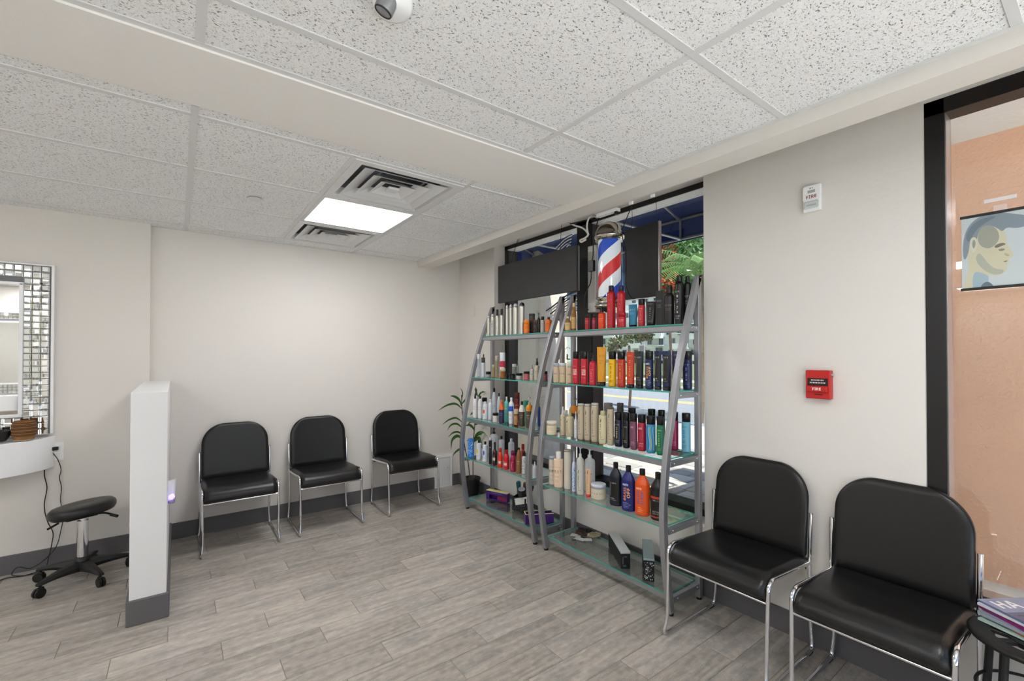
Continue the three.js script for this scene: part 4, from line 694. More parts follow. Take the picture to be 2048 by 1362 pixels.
stock('chair', 2, 'front', [
  ['jar', 1093, 1113.5, 842, 'cream jar with orange print', { c: 0xe6d6b4, cap: 0xf0ead9, style: 'plain', ink: '#c9862a', bot: 867 }], ['spray', 1120, 1131, 813, 'beige spray bottle with clear nozzle', { c: 0xcbbd9e, cap: 0xd8d8d4, style: 'leaf', ink: '#5c5440', bot: 871 }], ['spray', 1131.5, 1148, 817, 'wide beige spray bottle with olive nozzle', { c: 0xcdbf9c, cap: 0xb4b08a, style: 'leaf', ink: '#5c5440', bot: 874 }], ['spray', 1148.5, 1155, 823, 'slim white spray bottle', { c: 0xe4e8ee, cap: 0xf0f2f4, style: 'plain', ink: '#8f99a8', bot: 877 }],
  ['bottle', 1155.5, 1168, 807, 'tall beige bottle beside slim white spray bottle', { c: 0xc3b49a, cap: 0xcfcac0, capShare: 0.06, style: 'leaf', ink: '#5c5440', bot: 880 }], ['bottle', 1168.5, 1182, 808, 'tall beige bottle between two alike', { c: 0xc3b49a, cap: 0xcfcac0, capShare: 0.06, style: 'leaf', ink: '#5c5440', bot: 882 }], ['bottle', 1182.5, 1197, 806, 'tall beige bottle beside pale yellow bottle', { c: 0xc3b49a, cap: 0xd3cfc8, capShare: 0.06, style: 'leaf', ink: '#5c5440', bot: 885 }],
  ['bottle', 1197.5, 1213.5, 821.5, 'pale yellow bottle with small square cap', { c: 0xd6cba4, cap: 0xcfc99a, capShare: 0.13, capR: 0.6, style: 'leaf', ink: '#4a4632', bot: 889 }], ['bottle', 1214.5, 1228, 814, 'beige bottle with green print', { c: 0xc6b697, cap: 0x6f6a5e, capShare: 0.05, style: 'leaf', ink: '#3f6a58', bot: 891 }],
  ['bottle', 1229, 1244.5, 824, 'navy shampoo bottle with yellow print', { c: 0x12183c, style: 'tall', ink: '#d8c63c', bot: 894 }], ['bottle', 1246, 1259.5, 825, 'black shampoo bottle with gold print', { c: 0x0f0f14, style: 'panel', ink: '#d2b26a', bot: 897 }], ['bottle', 1260.5, 1274.5, 827, 'mauve shampoo bottle with black cap', { c: 0x7a4a60, style: 'matrix', ink: '#d6b6c6', bot: 900 }], ['bottle', 1275.5, 1292, 829, 'crimson shampoo bottle with black cap', { c: 0xb01f3a, style: 'matrix', ink: '#f0c4ca', bot: 903 }],
  ['bottle', 1292.5, 1311, 832, 'glossy blue wave-pattern bottle with black cap', { c: 0x3d97c4, style: 'waves', bot: 907 }], ['bottle', 1313, 1328, 833, 'emerald green bottle with yellow print', { c: 0x0f7a58, style: 'tall', ink: '#d6d23c', bot: 911 }], ['bottle', 1341, 1356.5, 824, 'magenta bottle beside the rack leg', { c: 0x9c1c50, style: 'matrix', ink: '#e6b8cc', bot: 894 }], ['bottle', 1363.5, 1381, 826, 'light blue clear bottle beside the rack post', { c: 0x74b4cc, style: 'tall', ink: '#1f5f78', bot: 899 }],
]);
stock('chair', 2, 'back', [['pump', 1103, 1125, 791, 'grey pump bottle with orange shoulder', { c: 0x4d4a44, top: 0xe88a18, cap: 0x8f8a7c }], ['bottle', 1102.5, 1113, 817, 'white bottle behind the cream jar', { c: 0xe6e0d0, cap: 0xf0ede4, dx: -0.07 }], ['bottle', 1207.5, 1226, 806, 'grey bottle behind the beige ones', { c: 0x8a857e, cap: 0x9a938a }], ['bottle', 1233.5, 1247.5, 806, 'charcoal bottle behind the navy one', { c: 0x5a5856, cap: 0x55534f }], ['bottle', 1257, 1272, 816, 'black-capped bottle behind the mauve one', { c: 0x2a2024 }], ['bottle', 1295.5, 1311, 818, 'black-capped bottle behind the blue one', { c: 0x24424f }], ['bottle', 1316, 1330, 820, 'black-capped bottle behind the green one', { c: 0x1f3a30 }]]);
stock('plant', 3, 'front', [
  ['bottle', 935.5, 948, 876.7, 'blue and white flower-pattern can', { c: 0x2a7fd0, cap: 0x2f86d8, capShare: 0.05, style: 'floral', bot: 917 }], ['slope', 952.5, 963.5, 880, 'clear bottle with yellow dot and black cap', { c: 0xd9dde2, style: 'dot', ink: '#d9c23a', shoulder: 0.93, bot: 921 }], ['slope', 965, 976, 883, 'clear bottle with blue dot and black cap', { c: 0xd3d9e4, style: 'dot', ink: '#4a66c8', shoulder: 0.93, bot: 925 }], ['bottle', 977.5, 984, 875, 'slim black can with white cap', { c: 0x121216, cap: 0xd8d8dc, capShare: 0.1, style: 'plain', ink: '#8f8f96', bot: 929 }],
  ['slope', 985, 994.5, 884, 'dark amber bottle with long black neck', { c: 0x4a2110, capShare: 0.32, shoulder: 0.85, style: 'stamp', ink: '#e0d6c4', bg: 0x1d0f0a, bot: 932 }], ['slope', 996, 1005.5, 896, 'orange-red bottle with white print', { c: 0xdf3a14, cap: 0xc02a18, style: 'stamp', ink: '#f3e2d8', capR: 0.6, capShare: 0.2, bot: 936 }], ['slope', 1007, 1019, 899.6, 'red bottle with white print', { c: 0xd01824, cap: 0xb5141f, style: 'stamp', ink: '#f3dcd8', capR: 0.6, capShare: 0.2, bot: 940 }], ['slope', 1020, 1032, 902, 'purple-red bottle with white vertical print', { c: 0xa0123f, cap: 0x6f1448, style: 'tall', ink: '#f0c6d4', capR: 0.7, capShare: 0.2, bot: 945 }],
  ['slope', 1032.8, 1043, 895, 'gold-brown bottle with dark cap', { c: 0x8f6030, style: 'plain', ink: '#f0e2c8', capShare: 0.08, bot: 948 }], ['slope', 1044, 1052.5, 902, 'white bottle with black pattern and black cap', { c: 0xe0dfdc, style: 'camo', capShare: 0.22, capR: 0.6, shoulder: 0.9, bot: 949 }], ['spray', 1065.5, 1073.5, 923, 'slim white spray bottle at the rack end', { c: 0xe3e6ec, cap: 0xf0f1f4, bot: 957 }],
]);
stock('plant', 3, 'back', [['pump', 980, 996, 854, 'tall white pump bottle with black pump', { c: 0xd8dae0, style: 'plain', ink: '#8a8c96' }], ['slope', 997.5, 1008.5, 872, 'white bottle with narrow black cap', { c: 0xd6d8de, shoulder: 0.92 }], ['slope', 1016.5, 1028.5, 877, 'white bottle with white flip cap', { c: 0xcfd5dc, cap: 0xe9ecef, shoulder: 0.9 }], ['slope', 1042, 1050, 888, 'red bottle behind the patterned one', { c: 0xb02a2a, cap: 0xa82c24, shoulder: 0.6, capR: 0.8, capShare: 0.24 }]]);
stock('chair', 3, 'front', [
  ['jar', 1088, 1107, 909, 'wide ivory bottle with pale blue lid', { c: 0xd9cfbd, cap: 0xb9c3d4, capShare: 0.1, style: 'serif', ink: '#4f4a40', bot: 969 }], ['bottle', 1107.5, 1126.5, 903, 'peach bottle with white cap', { c: 0xecd0b2, cap: 0xf0ece4, capShare: 0.2, capR: 0.55, style: 'serif', ink: '#5a5142', bot: 977 }], ['bottle', 1128, 1142.5, 899, 'tall ivory bottle with flat cap', { c: 0xd6cdbd, cap: 0xc3bcae, capShare: 0.05, bot: 980 }],
  ['spray', 1144, 1152, 902, 'slim clear spray bottle with blue print', { c: 0xcfdcec, cap: 0xb8c2d2, style: 'floral', bot: 984 }], ['pump', 1153, 1168, 890, 'clear pump bottle with green print', { c: 0xc9c8bc, cap: 0xd6dae4, style: 'leaf', ink: '#6a8a5a', bot: 991 }], ['jar', 1182, 1212, 967, 'large cream jar with white lid', { c: 0xd9cdb4, cap: 0xe3e7f2, capShare: 0.26, style: 'serif', ink: '#6a6050', bot: 1001 }],
  ['litre', 1218.5, 1244.5, 924.6, 'large black shampoo bottle with blue border', { c: 0x0e0f24, style: 'panel', ink: '#cfcfd4', bot: 1014 }], ['litre', 1242.5, 1271, 931, 'large navy shampoo bottle with orange lettering', { c: 0x101c6a, style: 'brass', bot: 1025 }], ['litre', 1269.5, 1300, 937.6, 'large orange shampoo bottle with blue lettering', { c: 0xe8560f, style: 'sleek', bot: 1034.5 }], ['litre', 1301, 1331, 944.6, 'large black shampoo bottle with red bands', { c: 0x110d0d, style: 'band', ink: '#d04020', bot: 1044 }],
]);
stock('chair', 3, 'mid', [['pump', 1168.5, 1190, 894, 'large white pump bottle', { c: 0xdfe1e0, cap: 0xe9efec, style: 'plain', ink: '#7a7c80', bot: 985 }]]);
stock('chair', 3, 'front', [['tube', 1171, 1182, 938, 'peach tube with red cap', { c: 0xdcb28a, cap: 0xd2281e, style: 'leaf', ink: '#3a3228', bot: 995 }]]);
for (const [label, list] of Object.entries(placed)) if (list.length === 1) delete list[0].userData.group;

{ // bottom shelves: boxes, planter of brushes, hair clips
  const y = SHELF_Y[4];
  const long = (label, fx, fz, dx, dz, len, w, h, side, top, art) => {   // a long carton lying from its front end (fx, fz) along (dx, dz)
    const t = thing('styling_iron_box', label, 'box', [fx + dx * len / 2, y, fz + dz * len / 2], Math.atan2(-dz, dx)), a = len / 2, b = w / 2;
    part('box_body', rb(-a, a, 0, h - 0.004, -b, b, 0.002), side, t); part('box_lid', rb(-a - 0.001, a + 0.001, h - 0.012, h, -b - 0.001, b + 0.001, 0.002), top, t);
    const g = toCell(new THREE.PlaneGeometry(w * 0.9, h * 0.82), atlasCell(...art)); g.rotateY(-Math.PI / 2); g.translate(-a - 0.001, h * 0.44, 0); part('box_print', g, labelMat, t);
  };
  long('black box with white lid edge standing beside the hair bands', 2.052, 2.406, 0.577, -0.816, 0.31, 0.055, 0.1, M.black, std(0xd3d5d6, 0.3, 0.3), ['panel', '#0d0d0e', '#d8d8d6']);
  long('black and silver box with foil top standing beside the rack leg', 2.04, 2.576, 0.78, -0.627, 0.27, 0.057, 0.124, M.blackMatte, std(0x9fb2b5, 0.28, 0.5), ['camo', '#101011', '#1']);
  const purple = std(0x4a2277, 0.4), yellow = std(0xe9dd8a, 0.45);
  const f1 = onY(y, 990, 1002), p1 = thing('purple_carton', 'open purple carton with yellow inside beside the plant pot', 'carton', [f1.x + 0.03, y, f1.z], 0.36);
  part('carton_side', merge([rb(-0.022, 0.022, 0, 0.075, -0.108, -0.104, 0.001), rb(-0.022, 0.022, 0, 0.075, 0.104, 0.108, 0.001), rb(-0.022, -0.018, 0.045, 0.075, -0.108, 0.108, 0.001), rb(-0.022, -0.018, 0, 0.05, -0.108, -0.075, 0.001), rb(-0.022, -0.018, 0, 0.008, -0.108, 0.108, 0.001), rb(0.018, 0.022, 0, 0.075, -0.108, 0.108, 0.001), rb(-0.022, 0.022, 0, 0.004, -0.108, 0.108, 0.001)]), purple, p1);
  part('carton_top', rb(-0.023, 0.023, 0.0745, 0.079, -0.109, 0.109, 0.001), yellow, p1);
  part('carton_insert', rb(-0.012, 0.012, 0.004, 0.04, 0.0, 0.1, 0.004), std(0x8c1f4a, 0.5), p1);
  part('carton_print', (() => { const g = toCell(new THREE.PlaneGeometry(0.16, 0.02), atlasCell('plain', '#4a2277', '#c9b8e6')); g.rotateY(-Math.PI / 2); g.translate(-0.0228, 0.06, 0); return g; })(), labelMat, p1);
  const p2 = thing('purple_carton', 'open purple carton lying between the two racks', 'carton', [2.125, y, 1.535], -0.5);
  part('carton_side', merge([rb(-0.105, 0.105, 0, 0.07, -0.04, -0.035, 0.001), rb(-0.105, 0.105, 0, 0.07, 0.035, 0.04, 0.001), rb(-0.105, -0.1, 0, 0.07, -0.04, 0.04, 0.001), rb(0.1, 0.105, 0, 0.05, -0.04, 0.04, 0.001), rb(-0.105, 0.105, 0, 0.004, -0.04, 0.04, 0.001)]), purple, p2);
  part('carton_edge', merge([rb(-0.106, 0.106, 0.069, 0.073, -0.041, -0.034, 0.001), rb(-0.106, 0.106, 0.069, 0.073, 0.034, 0.041, 0.001), rb(-0.106, -0.099, 0.069, 0.073, -0.041, 0.041, 0.001)]), yellow, p2);
  // square black planter holding brushes
  const q = onY(y, 1035, 1020), bx0 = clamp(q.x + 0.05, 2.06, 2.2), pz = q.z;
  const pl = thing('brush_box', 'square black box holding round hair brushes on the bottom shelf', 'box', [bx0, y, pz], 0.5);
  part('box_wall', merge([rb(-0.06, 0.06, 0, 0.105, -0.06, -0.055, 0.002), rb(-0.06, 0.06, 0, 0.105, 0.055, 0.06, 0.002), rb(-0.06, -0.055, 0, 0.105, -0.06, 0.06, 0.002), rb(0.055, 0.06, 0, 0.105, -0.06, 0.06, 0.002), rb(-0.06, 0.06, 0, 0.004, -0.06, 0.06, 0.002)]), std(0x15151a, 0.4), pl);
  const studs = []; for (let i = 0; i < 40; i++) { const g = new THREE.SphereGeometry(0.002, 5, 4); const s = i % 2; g.translate(s ? -0.0605 : rr(-0.05, 0.05), rr(0.01, 0.098), s ? rr(-0.05, 0.05) : 0.0605); studs.push(g); } part('box_speckle', merge(studs), std(0x9a9aa0, 0.4), pl);
  const note = part('price_card', rb(-0.05, 0.05, -0.026, 0.026, -0.0008, 0.0008, 0.0004), std(0xe6e4dd, 0.7), pl); note.position.set(-0.066, 0.085, 0.02); note.rotation.set(0, -Math.PI / 2 + 0.25, 0.2);
  const brush = (label, dx, dz, len, r, lean, spin, color, hollow) => {
    const t = thing('round_brush', label, 'brush', [bx0 + dx, y + 0.012, pz + dz]); t.rotation.set(lean * Math.sin(spin), 0, -lean * Math.cos(spin));
    part('brush_handle', lathe([[0, 0], [0.008, 0.002], [0.009, len * 0.45], [0.006, len * 0.52], [0, len * 0.52]], 12), M.black, t);
    part('brush_barrel', lathe([[0, len * 0.5], [r * 0.72, len * 0.51], [r * 0.72, len * 0.98], [r * 0.6, len], [0, len]], 18), std(color, 0.35, 0.2), t);
    const br = []; for (let i = 0; i < 120; i++) { const g = new THREE.BoxGeometry(r * 0.34, 0.0016, 0.0016); const a = i * 2.399, yy = len * (0.54 + 0.42 * (i / 120)); g.translate(r * 0.85, 0, 0); g.rotateY(a); g.translate(0, yy, 0); br.push(g); } const b = part('bristles', merge(br), std(0x2a2a2a, 0.6), t); b.userData.kind = 'stuff';
    if (hollow) part('barrel_end', lathe([[0, len + 0.001], [r * 0.9, len + 0.001], [r * 0.92, len - 0.004]], 18), std(0xc9cacd, 0.3, 0.4), t);
  };
  brush('teal barrel round brush standing in the black box', 0.0, -0.03, 0.21, 0.02, 0.10, 2.6, 0x1d6f78, false); brush('dark green slim brush standing in the black box', 0.02, -0.045, 0.205, 0.013, 0.18, 3.0, 0x223a34, false); brush('brown wooden brush standing in the black box', 0.02, 0.0, 0.20, 0.017, 0.05, 1.2, 0x6f4a36, false); brush('large round brush with silver end in the black box', -0.015, 0.012, 0.175, 0.03, 0.28, 2.2, 0x3a3a3c, true); brush('thin black brush leaning out of the black box', 0.02, 0.03, 0.19, 0.012, 0.3, 0.9, 0x2b2b2d, false);
  // beaded hair clips with cards
  const c0 = onY(y, 1158, 1072);
  for (const [k, dx, dz, col, label] of [[0, 0.03, -0.01, 0x4a3020, 'brown beaded hair band lying on the bottom shelf'], [1, 0.085, -0.03, 0x1d1a18, 'black beaded hair band at the back of the bottom shelf'], [2, 0.08, 0.065, 0xb9a88a, 'tan crumpled hair net pack on the bottom shelf']]) {
    const t = thing('beaded_hair_band', label, 'hair band', [c0.x + dx, y, c0.z + dz], k * 0.6), g = [];
    for (let i = 0; i < 46; i++) { const a = i / 46 * 6.283 * 2, r = 0.03 + 0.005 * (i % 2), s = new THREE.SphereGeometry(0.0055, 7, 5); s.translate(Math.cos(a) * r * 0.7, 0.0055 + (i > 22 ? 0.009 : 0) + (i % 3) * 0.001, Math.sin(a) * r * 1.25); g.push(s); }
    part('beads', merge(g), std(col, 0.3), t); part('band', (() => { const q2 = new THREE.TorusGeometry(0.03, 0.0025, 5, 30); q2.rotateX(Math.PI / 2); q2.scale(0.7, 1, 1.25); q2.translate(0, 0.006, 0); return q2; })(), std(col, 0.6), t);
  }
  for (const [dx, dz, turn, label] of [[-0.01, -0.02, 0.5, 'white product card below the brown hair band'], [-0.03, 0.04, 0.2, 'silver-grey printed card lying on the bottom shelf'], [-0.005, 0.075, 0.9, 'small curled white card beside the hair bands']]) {
    const t = thing('product_card', label, 'card', [c0.x + dx, y, c0.z + dz], turn); part('card', rb(-0.02, 0.02, 0, 0.002, -0.035, 0.035, 0.0005), std(0xdcdad4, 0.5), t);
    part('card_print', (() => { const g = toCell(new THREE.PlaneGeometry(0.034, 0.06), atlasCell('camo', '#cfcfcc', '#2')); g.rotateX(-Math.PI / 2); g.translate(0, 0.0025, 0); return g; })(), labelMat, t);
  }
}
atlasTexture.needsUpdate = true;
// ---------------------------------------------------------------- things hung in the window
{
  const s = thing('hanging_sign', 'long black hanging sign panel above the plant-side rack', 'sign', [2.20, 1.952, 1.39]);
  part('sign_panel', rb(-0.012, 0.012, -0.16, 0.16, -0.481, 0.481, 0.003), std(0x2b2b2b, 0.6), s); part('sign_backer', bx(0.0125, 0.016, -0.158, 0.158, -0.479, 0.479), M.trimWhite, s);
  for (const [z, z2] of [[-0.33, -0.16], [0.30, 0.30], [-0.30, -0.20]]) part('sign_wire', wire([V(0, 0.16, z), V(0.01, 0.3, (z + z2) / 2), V(0.02, 0.42, z2)], 0.0018, 12), M.cordBlack, s);
  const q = thing('hanging_sign', 'tall black hanging sign panel beside the barber pole', 'sign', [2.40, (onX(2.40, 1285, 452).y + onX(2.40, 1285, 597).y) / 2, (onX(2.40, 1251, 500).z + onX(2.40, 1320, 500).z) / 2]); const h2 = (onX(2.40, 1285, 452).y - onX(2.40, 1285, 597).y) / 2, w2 = (onX(2.40, 1320, 500).z - onX(2.40, 1251, 500).z) / 2;
  part('sign_panel', rb(-0.012, 0.010, -h2, h2, -w2, w2, 0.003), std(0x262626, 0.6), q); part('sign_edge', merge([rb(-0.013, 0.012, -h2 - 0.002, h2 + 0.002, w2 - 0.002, w2 + 0.0025, 0.001), rb(-0.013, 0.012, -h2 - 0.003, -h2 + 0.0015, -w2, w2, 0.001)]), M.alu, q);
  for (const z of [-0.09, 0.1]) part('sign_wire', wire([V(0, h2, z), V(0.0, h2 + 0.06, z + 0.01), V(-0.01, 2.338 - q.position.y, z + 0.015)], 0.0016, 10), M.cordBlack, q);
}
{ // barber pole, set in the window recess behind the rack
  const XP = 2.385, at = (y) => onX(XP, 1218, y).y, k0 = 1.1, z0 = onX(XP, 1219, 540).z, t = thing('barber_pole', 'chrome barber pole with red, white and blue spiral stripes', 'barber pole', [XP, 0, z0]);
  const spiral = canvasTex(512, 1024, (k, w, h) => {
    k.fillStyle = '#f4f5fa'; k.fillRect(0, 0, w, h);
    const band = (y, t2, c) => { k.fillStyle = c; for (const o of [-1, 0, 1, 2]) { const yy = y + o * h; k.beginPath(); k.moveTo(0, yy); k.lineTo(w, yy - h); k.lineTo(w, yy - h + t2); k.lineTo(0, yy + t2); k.fill(); } };
    band(h * 0.44, h * 0.25, '#e0363a'); band(h * 0.94, h * 0.25, '#2a52c4');
  });
  const yb = at(596), yt = at(483), hh = yt - yb, r = 0.078;
  const inner = new THREE.CylinderGeometry(r, r, hh, 40, 1, true); inner.rotateY(-1.1); inner.translate(0, (yb + yt) / 2, 0);
  part('striped_cylinder', inner, new THREE.MeshStandardMaterial({ map: spiral, roughness: 0.4, emissive: 0xffffff, emissiveMap: spiral, emissiveIntensity: 0.12 }), t);
  const tube = new THREE.CylinderGeometry(r + 0.014, r + 0.014, hh, 40, 1, true); tube.translate(0, (yb + yt) / 2, 0); part('glass_tube', tube, M.pane, t);
  const S = (list, y0, y1, a, b2) => list.map(([q, y]) => [q * k0, y0 + (y - a) / (b2 - a) * (y1 - y0)]), gold = std(0xdcd8cc, 0.12, 1);
  part('top_dome', lathe(S([[0, 2.185], [0.03, 2.182], [0.058, 2.168], [0.078, 2.145], [0.09, 2.118], [0.094, 2.1], [0.09, 2.092], [0.099, 2.086], [0.1, 2.072], [0.09, 2.066], [0.088, 2.05], [0, 2.05]], yt, at(445), 2.05, 2.185), 36), gold, t);
  part('bottom_bell', lathe(S([[0, 1.60], [0.02, 1.602], [0.034, 1.612], [0.05, 1.625], [0.085, 1.632], [0.096, 1.645], [0.09, 1.66], [0.075, 1.668], [0.078, 1.685], [0.09, 1.70], [0.088, 1.712], [0, 1.712]], at(626), yb, 1.60, 1.712), 36), gold, t);
  part('mount_plate', rb(-0.02, 0.03, at(622), at(484), -0.19, -0.115, 0.004), std(0xd6d2c8, 0.3, 0.4), t);
  part('mount_bracket', merge([rb(-0.01, 0.02, at(492), at(486), -0.16, 0.0, 0.002), rb(-0.01, 0.02, at(616), at(610), -0.16, 0.0, 0.002)]), std(0xd6d2c8, 0.2, 0.9), t);
  part('mount_arm', rb(0.02, 0.155, at(560), at(530), -0.17, -0.13, 0.004), M.steelDark, t);
}
{ // cables at the head of the window
  const a = thing('white_cable', 'white cable bundle looping at the head of the window', 'cable'), X = 2.07, P = (x, y) => onX(X, x, y);
  part('cable_run', wire([V(2.02, YS + 0.01, onX(2.03, 1128, 446).z), P(1136, 446), P(1150, 451), P(1165, 456), P(1173, 463), P(1176, 470), P(1170, 476), P(1160, 481), P(1162, 484), P(1172, 479)], 0.006, 60), M.cordWhite, a);
  part('cable_run', wire([V(2.05, YS - 0.015, onX(2.05, 1195, 428).z), P(1183, 431), P(1177, 438), P(1174, 450), P(1175, 462), P(1177, 470)], 0.006, 40), M.cordWhite, a);
  const b = thing('black_cable', 'black cable with inline switch hanging beside the barber pole', 'cable'), Q = (x, y) => onX(2.10, x, y);
  part('cable_run', wire([V(2.04, YS, 1.96), Q(1194, 440), Q(1192, 455), Q(1187, 480), Q(1186, 510), Q(1184, 525)], 0.004, 40), M.cordBlack, b);
  part('cable_run', wire([Q(1183, 540), Q(1181, 565), Q(1174, 580), Q(1169, 600), Q(1171, 615), Q(1177, 620)], 0.0035, 40), M.cordBlack, b);
  const sw = part('inline_switch', rb(-0.012, 0.012, -0.036, 0.036, -0.022, 0.022, 0.004), M.black, b); sw.position.copy(Q(1183.5, 532));
  const c = thing('black_cable', 'long black cable draped in front of the tall sign panel', 'cable'), R = (x, y) => onX(2.30, x, y);
  part('cable_run', wire([R(1264, 403), R(1262, 415), R(1256, 430), R(1249, 448), R(1244, 465), R(1246, 480), R(1251, 500), R(1252, 540), R(1252, 570), R(1259, 590), R(1266, 598), R(1270, 597)], 0.0032, 80), M.cordBlack, c);
  const d = thing('power_strip', 'white power strip fixed along the window head', 'power strip'), p0 = onX(2.03, 1193, 428), p1 = onX(2.03, 1234, 412);
  part('strip_body', bx(2.025, 2.06, YS - 0.018, YS, p0.z, p1.z), M.trimWhite, d); part('strip_plug', rb(2.03, 2.055, YS - 0.036, YS - 0.017, p1.z - 0.024, p1.z - 0.006, 0.004), M.black, d);
  for (const [x, y, n] of [[1264, 402, 1], [1307, 389, 2]]) { const p = onX(2.02, x, y), t = thing('cable_clip', n === 1 ? 'white cable clip above the tall sign panel' : 'small white hook between the clip and the wall', 'clip', [2.012, YS, p.z]); part('clip_body', rb(-0.006, 0.008, -0.018, 0, -0.012, 0.012, 0.003), M.trimWhite, t); part('clip_screw', cyl(0.003, 0.003, 0.002, 8, -0.02), M.alu, t); }
}
{ // window lettering and hair logo on the glass
  const tex = canvasTex(512, 1024, (k, w, h) => {
    k.clearRect(0, 0, w, h);
    k.lineCap = 'round';
    const lock = (a, c, l) => { k.strokeStyle = c; k.lineWidth = l; k.beginPath(); k.moveTo(a[0], a[1]); k.bezierCurveTo(...a.slice(2)); k.stroke(); };
    for (let i = 0; i < 9; i++) lock([500 - i * 4, 20 + i * 34, 330, 10 + i * 40, 250 - i * 6, 150 + i * 36, 60 + i * 30, 240 + i * 28], i % 2 ? '#ffffff' : '#4a4648', 22 - i * 0.6);
    for (let i = 0; i < 4; i++) lock([440, 190 + i * 40, 380, 260 + i * 20, 330 + i * 20, 330, 300 + i * 40, 470], i % 2 ? '#ffffff' : '#4a4648', 18);
    k.fillStyle = '#2c2b2c'; k.font = 'bold 90px serif'; k.fillText('&', 380, 640); k.fillText('S', 395, 760); k.font = 'bold 34px sans-serif'; for (let i = 0; i < 6; i++) { k.fillRect(250 + i * 30, 800, 6, 26); k.fillRect(250 + i * 30, i % 2 ? 800 : 820, 20, 6); }
    k.font = 'bold 110px sans-serif'; k.fillText('O', 180, 980); k.fillText('L', 330, 980);
  });
  const zb = onX(2.534, 1160, 620).z, za = onX(2.534, 1085, 620).z, yt = onX(2.534, 1120, 585).y, yb = onX(2.534, 1110, 725).y;
  const g = new THREE.PlaneGeometry(zb - za, yt - yb); g.rotateY(-Math.PI / 2); g.translate(2.534, (yt + yb) / 2, (za + zb) / 2);
  const m = new THREE.MeshStandardMaterial({ map: tex, alphaTest: 0.5, roughness: 0.6, side: THREE.DoubleSide });
  single('window_decal', g, m, 'striped hair logo and lettering decal on the window glass', 'decal');
  const g2 = g.clone(); g2.scale(1, 1, 1); g2.translate(0, onX(2.534, 1130, 470).y - yt, 0.02);
  const top = new THREE.PlaneGeometry(0.2, 0.1); const uv = top.attributes.uv; for (let i = 0; i < uv.count; i++) uv.setXY(i, 0.3 + uv.getX(i) * 0.7, 0.72 + uv.getY(i) * 0.28); const pp = onX(2.534, 1128, 484); top.rotateY(-Math.PI / 2); top.translate(2.534, pp.y, pp.z);
  single('window_decal', top, m, 'striped decal fragment above the long sign panel', 'decal');
}
{ // poster on the second window
  const xg = 2.432, a = onX(xg, 1923, 437), b = onX(xg, 1924, 580), zb = a.z + 0.36, h = a.y - b.y, w = zb - a.z;
  const t = thing('hanging_poster', 'faded poster of a man in profile hung in the window', 'poster', [xg, b.y, (a.z + zb) / 2]);
  const art = canvasTex(720, 640, (k, W, H) => {
    k.fillStyle = '#cfd7d8'; k.fillRect(0, 0, W, H);
    const Q = ([x, y]) => [(x - 1923) * 2.62, (y - 437) * 4.47];
    const soft = (pts, c) => { const p = pts.map(Q); k.fillStyle = c; k.beginPath(); p.forEach((q, i) => { const n = p[(i + 1) % p.length], m = [(q[0] + n[0]) / 2, (q[1] + n[1]) / 2]; if (i === 0) { const l = p[p.length - 1]; k.moveTo((l[0] + q[0]) / 2, (l[1] + q[1]) / 2); } k.quadraticCurveTo(q[0], q[1], m[0], m[1]); }); k.closePath(); k.fill(); };
    soft([[1926, 590], [1930, 560], [1938, 540], [1936, 515], [1932, 490], [1940, 465], [1960, 452], [1990, 455], [2008, 468], [2014, 485], [2015, 500], [2019, 508], [2026, 518], [2028, 523], [2022, 526], [2018, 528], [2019, 534], [2015, 538], [2016, 545], [2008, 556], [1992, 558], [1978, 556], [1972, 570], [1976, 590]], '#d6d2b4');
    soft([[1950, 520], [1962, 540], [1985, 556], [2006, 556], [2010, 548], [1990, 545], [1975, 530], [1960, 508]], '#b9bca9');
    soft([[1948, 545], [1965, 550], [1980, 558], [1976, 575], [1980, 590], [1950, 590], [1944, 570]], '#a9bfc9');
    soft([[1926, 520], [1925, 490], [1932, 462], [1948, 445], [1975, 436], [2005, 438], [2030, 446], [2055, 452], [2060, 470], [2035, 474], [2015, 468], [2006, 476], [2000, 470], [1985, 460], [1968, 458], [1958, 470], [1954, 490], [1948, 482], [1940, 486], [1938, 505], [1932, 520]], '#8b99a1');
    soft([[1968, 458], [1986, 460], [1998, 472], [2001, 488], [1992, 500], [1978, 505], [1966, 500], [1957, 490], [1958, 470]], '#a5a899');
    soft([[1930, 475], [1945, 452], [1970, 443], [2000, 444], [1975, 452], [1952, 465], [1938, 490]], '#77858e');
    soft([[1944, 478], [1953, 478], [1957, 490], [1953, 505], [1947, 510], [1941, 500], [1940, 486]], '#d9d8c3');
    soft([[1946, 484], [1951, 484], [1953, 492], [1949, 502], [1945, 496]], '#9c9f93');
    soft([[1990, 500], [2005, 496], [2015, 500], [2004, 503], [1992, 506]], '#7d7a6d'); soft([[1996, 509], [2006, 507], [2013, 510], [2004, 513]], '#8f8c7c'); soft([[2006, 532], [2018, 531], [2012, 535]], '#9a8274'); soft([[2008, 516], [2018, 519], [2020, 524], [2012, 523]], '#bfb497');
    soft([[1962, 572], [1980, 566], [1996, 590], [1958, 600]], '#6f7f8c');
  });
  part('poster_sheet', (() => { const g = new THREE.BoxGeometry(w, h, 0.0012); g.rotateY(-Math.PI / 2); g.translate(0, h / 2, 0); return g; })(), new THREE.MeshPhysicalMaterial({ map: art, roughness: 0.6, transmission: 0.12, thickness: 0 }), t);
  for (const y of [0, h]) part('poster_bar', rb(-0.005, 0.003, y - 0.005, y + 0.005, -w / 2 - 0.004, w / 2 + 0.004, 0.001), M.black, t);
  const tp = onX(xg, 1968, 402), tq = onX(xg, 2034, 393); part('tape', (() => { const g = new THREE.BoxGeometry(0.0008, 0.014, tq.z - tp.z); g.rotateX(-0.0); g.translate(0, (tp.y + tq.y) / 2 - b.y, (tp.z + tq.z) / 2 - t.position.z); return g; })(), std(0xe9e3e2, 0.6), t);
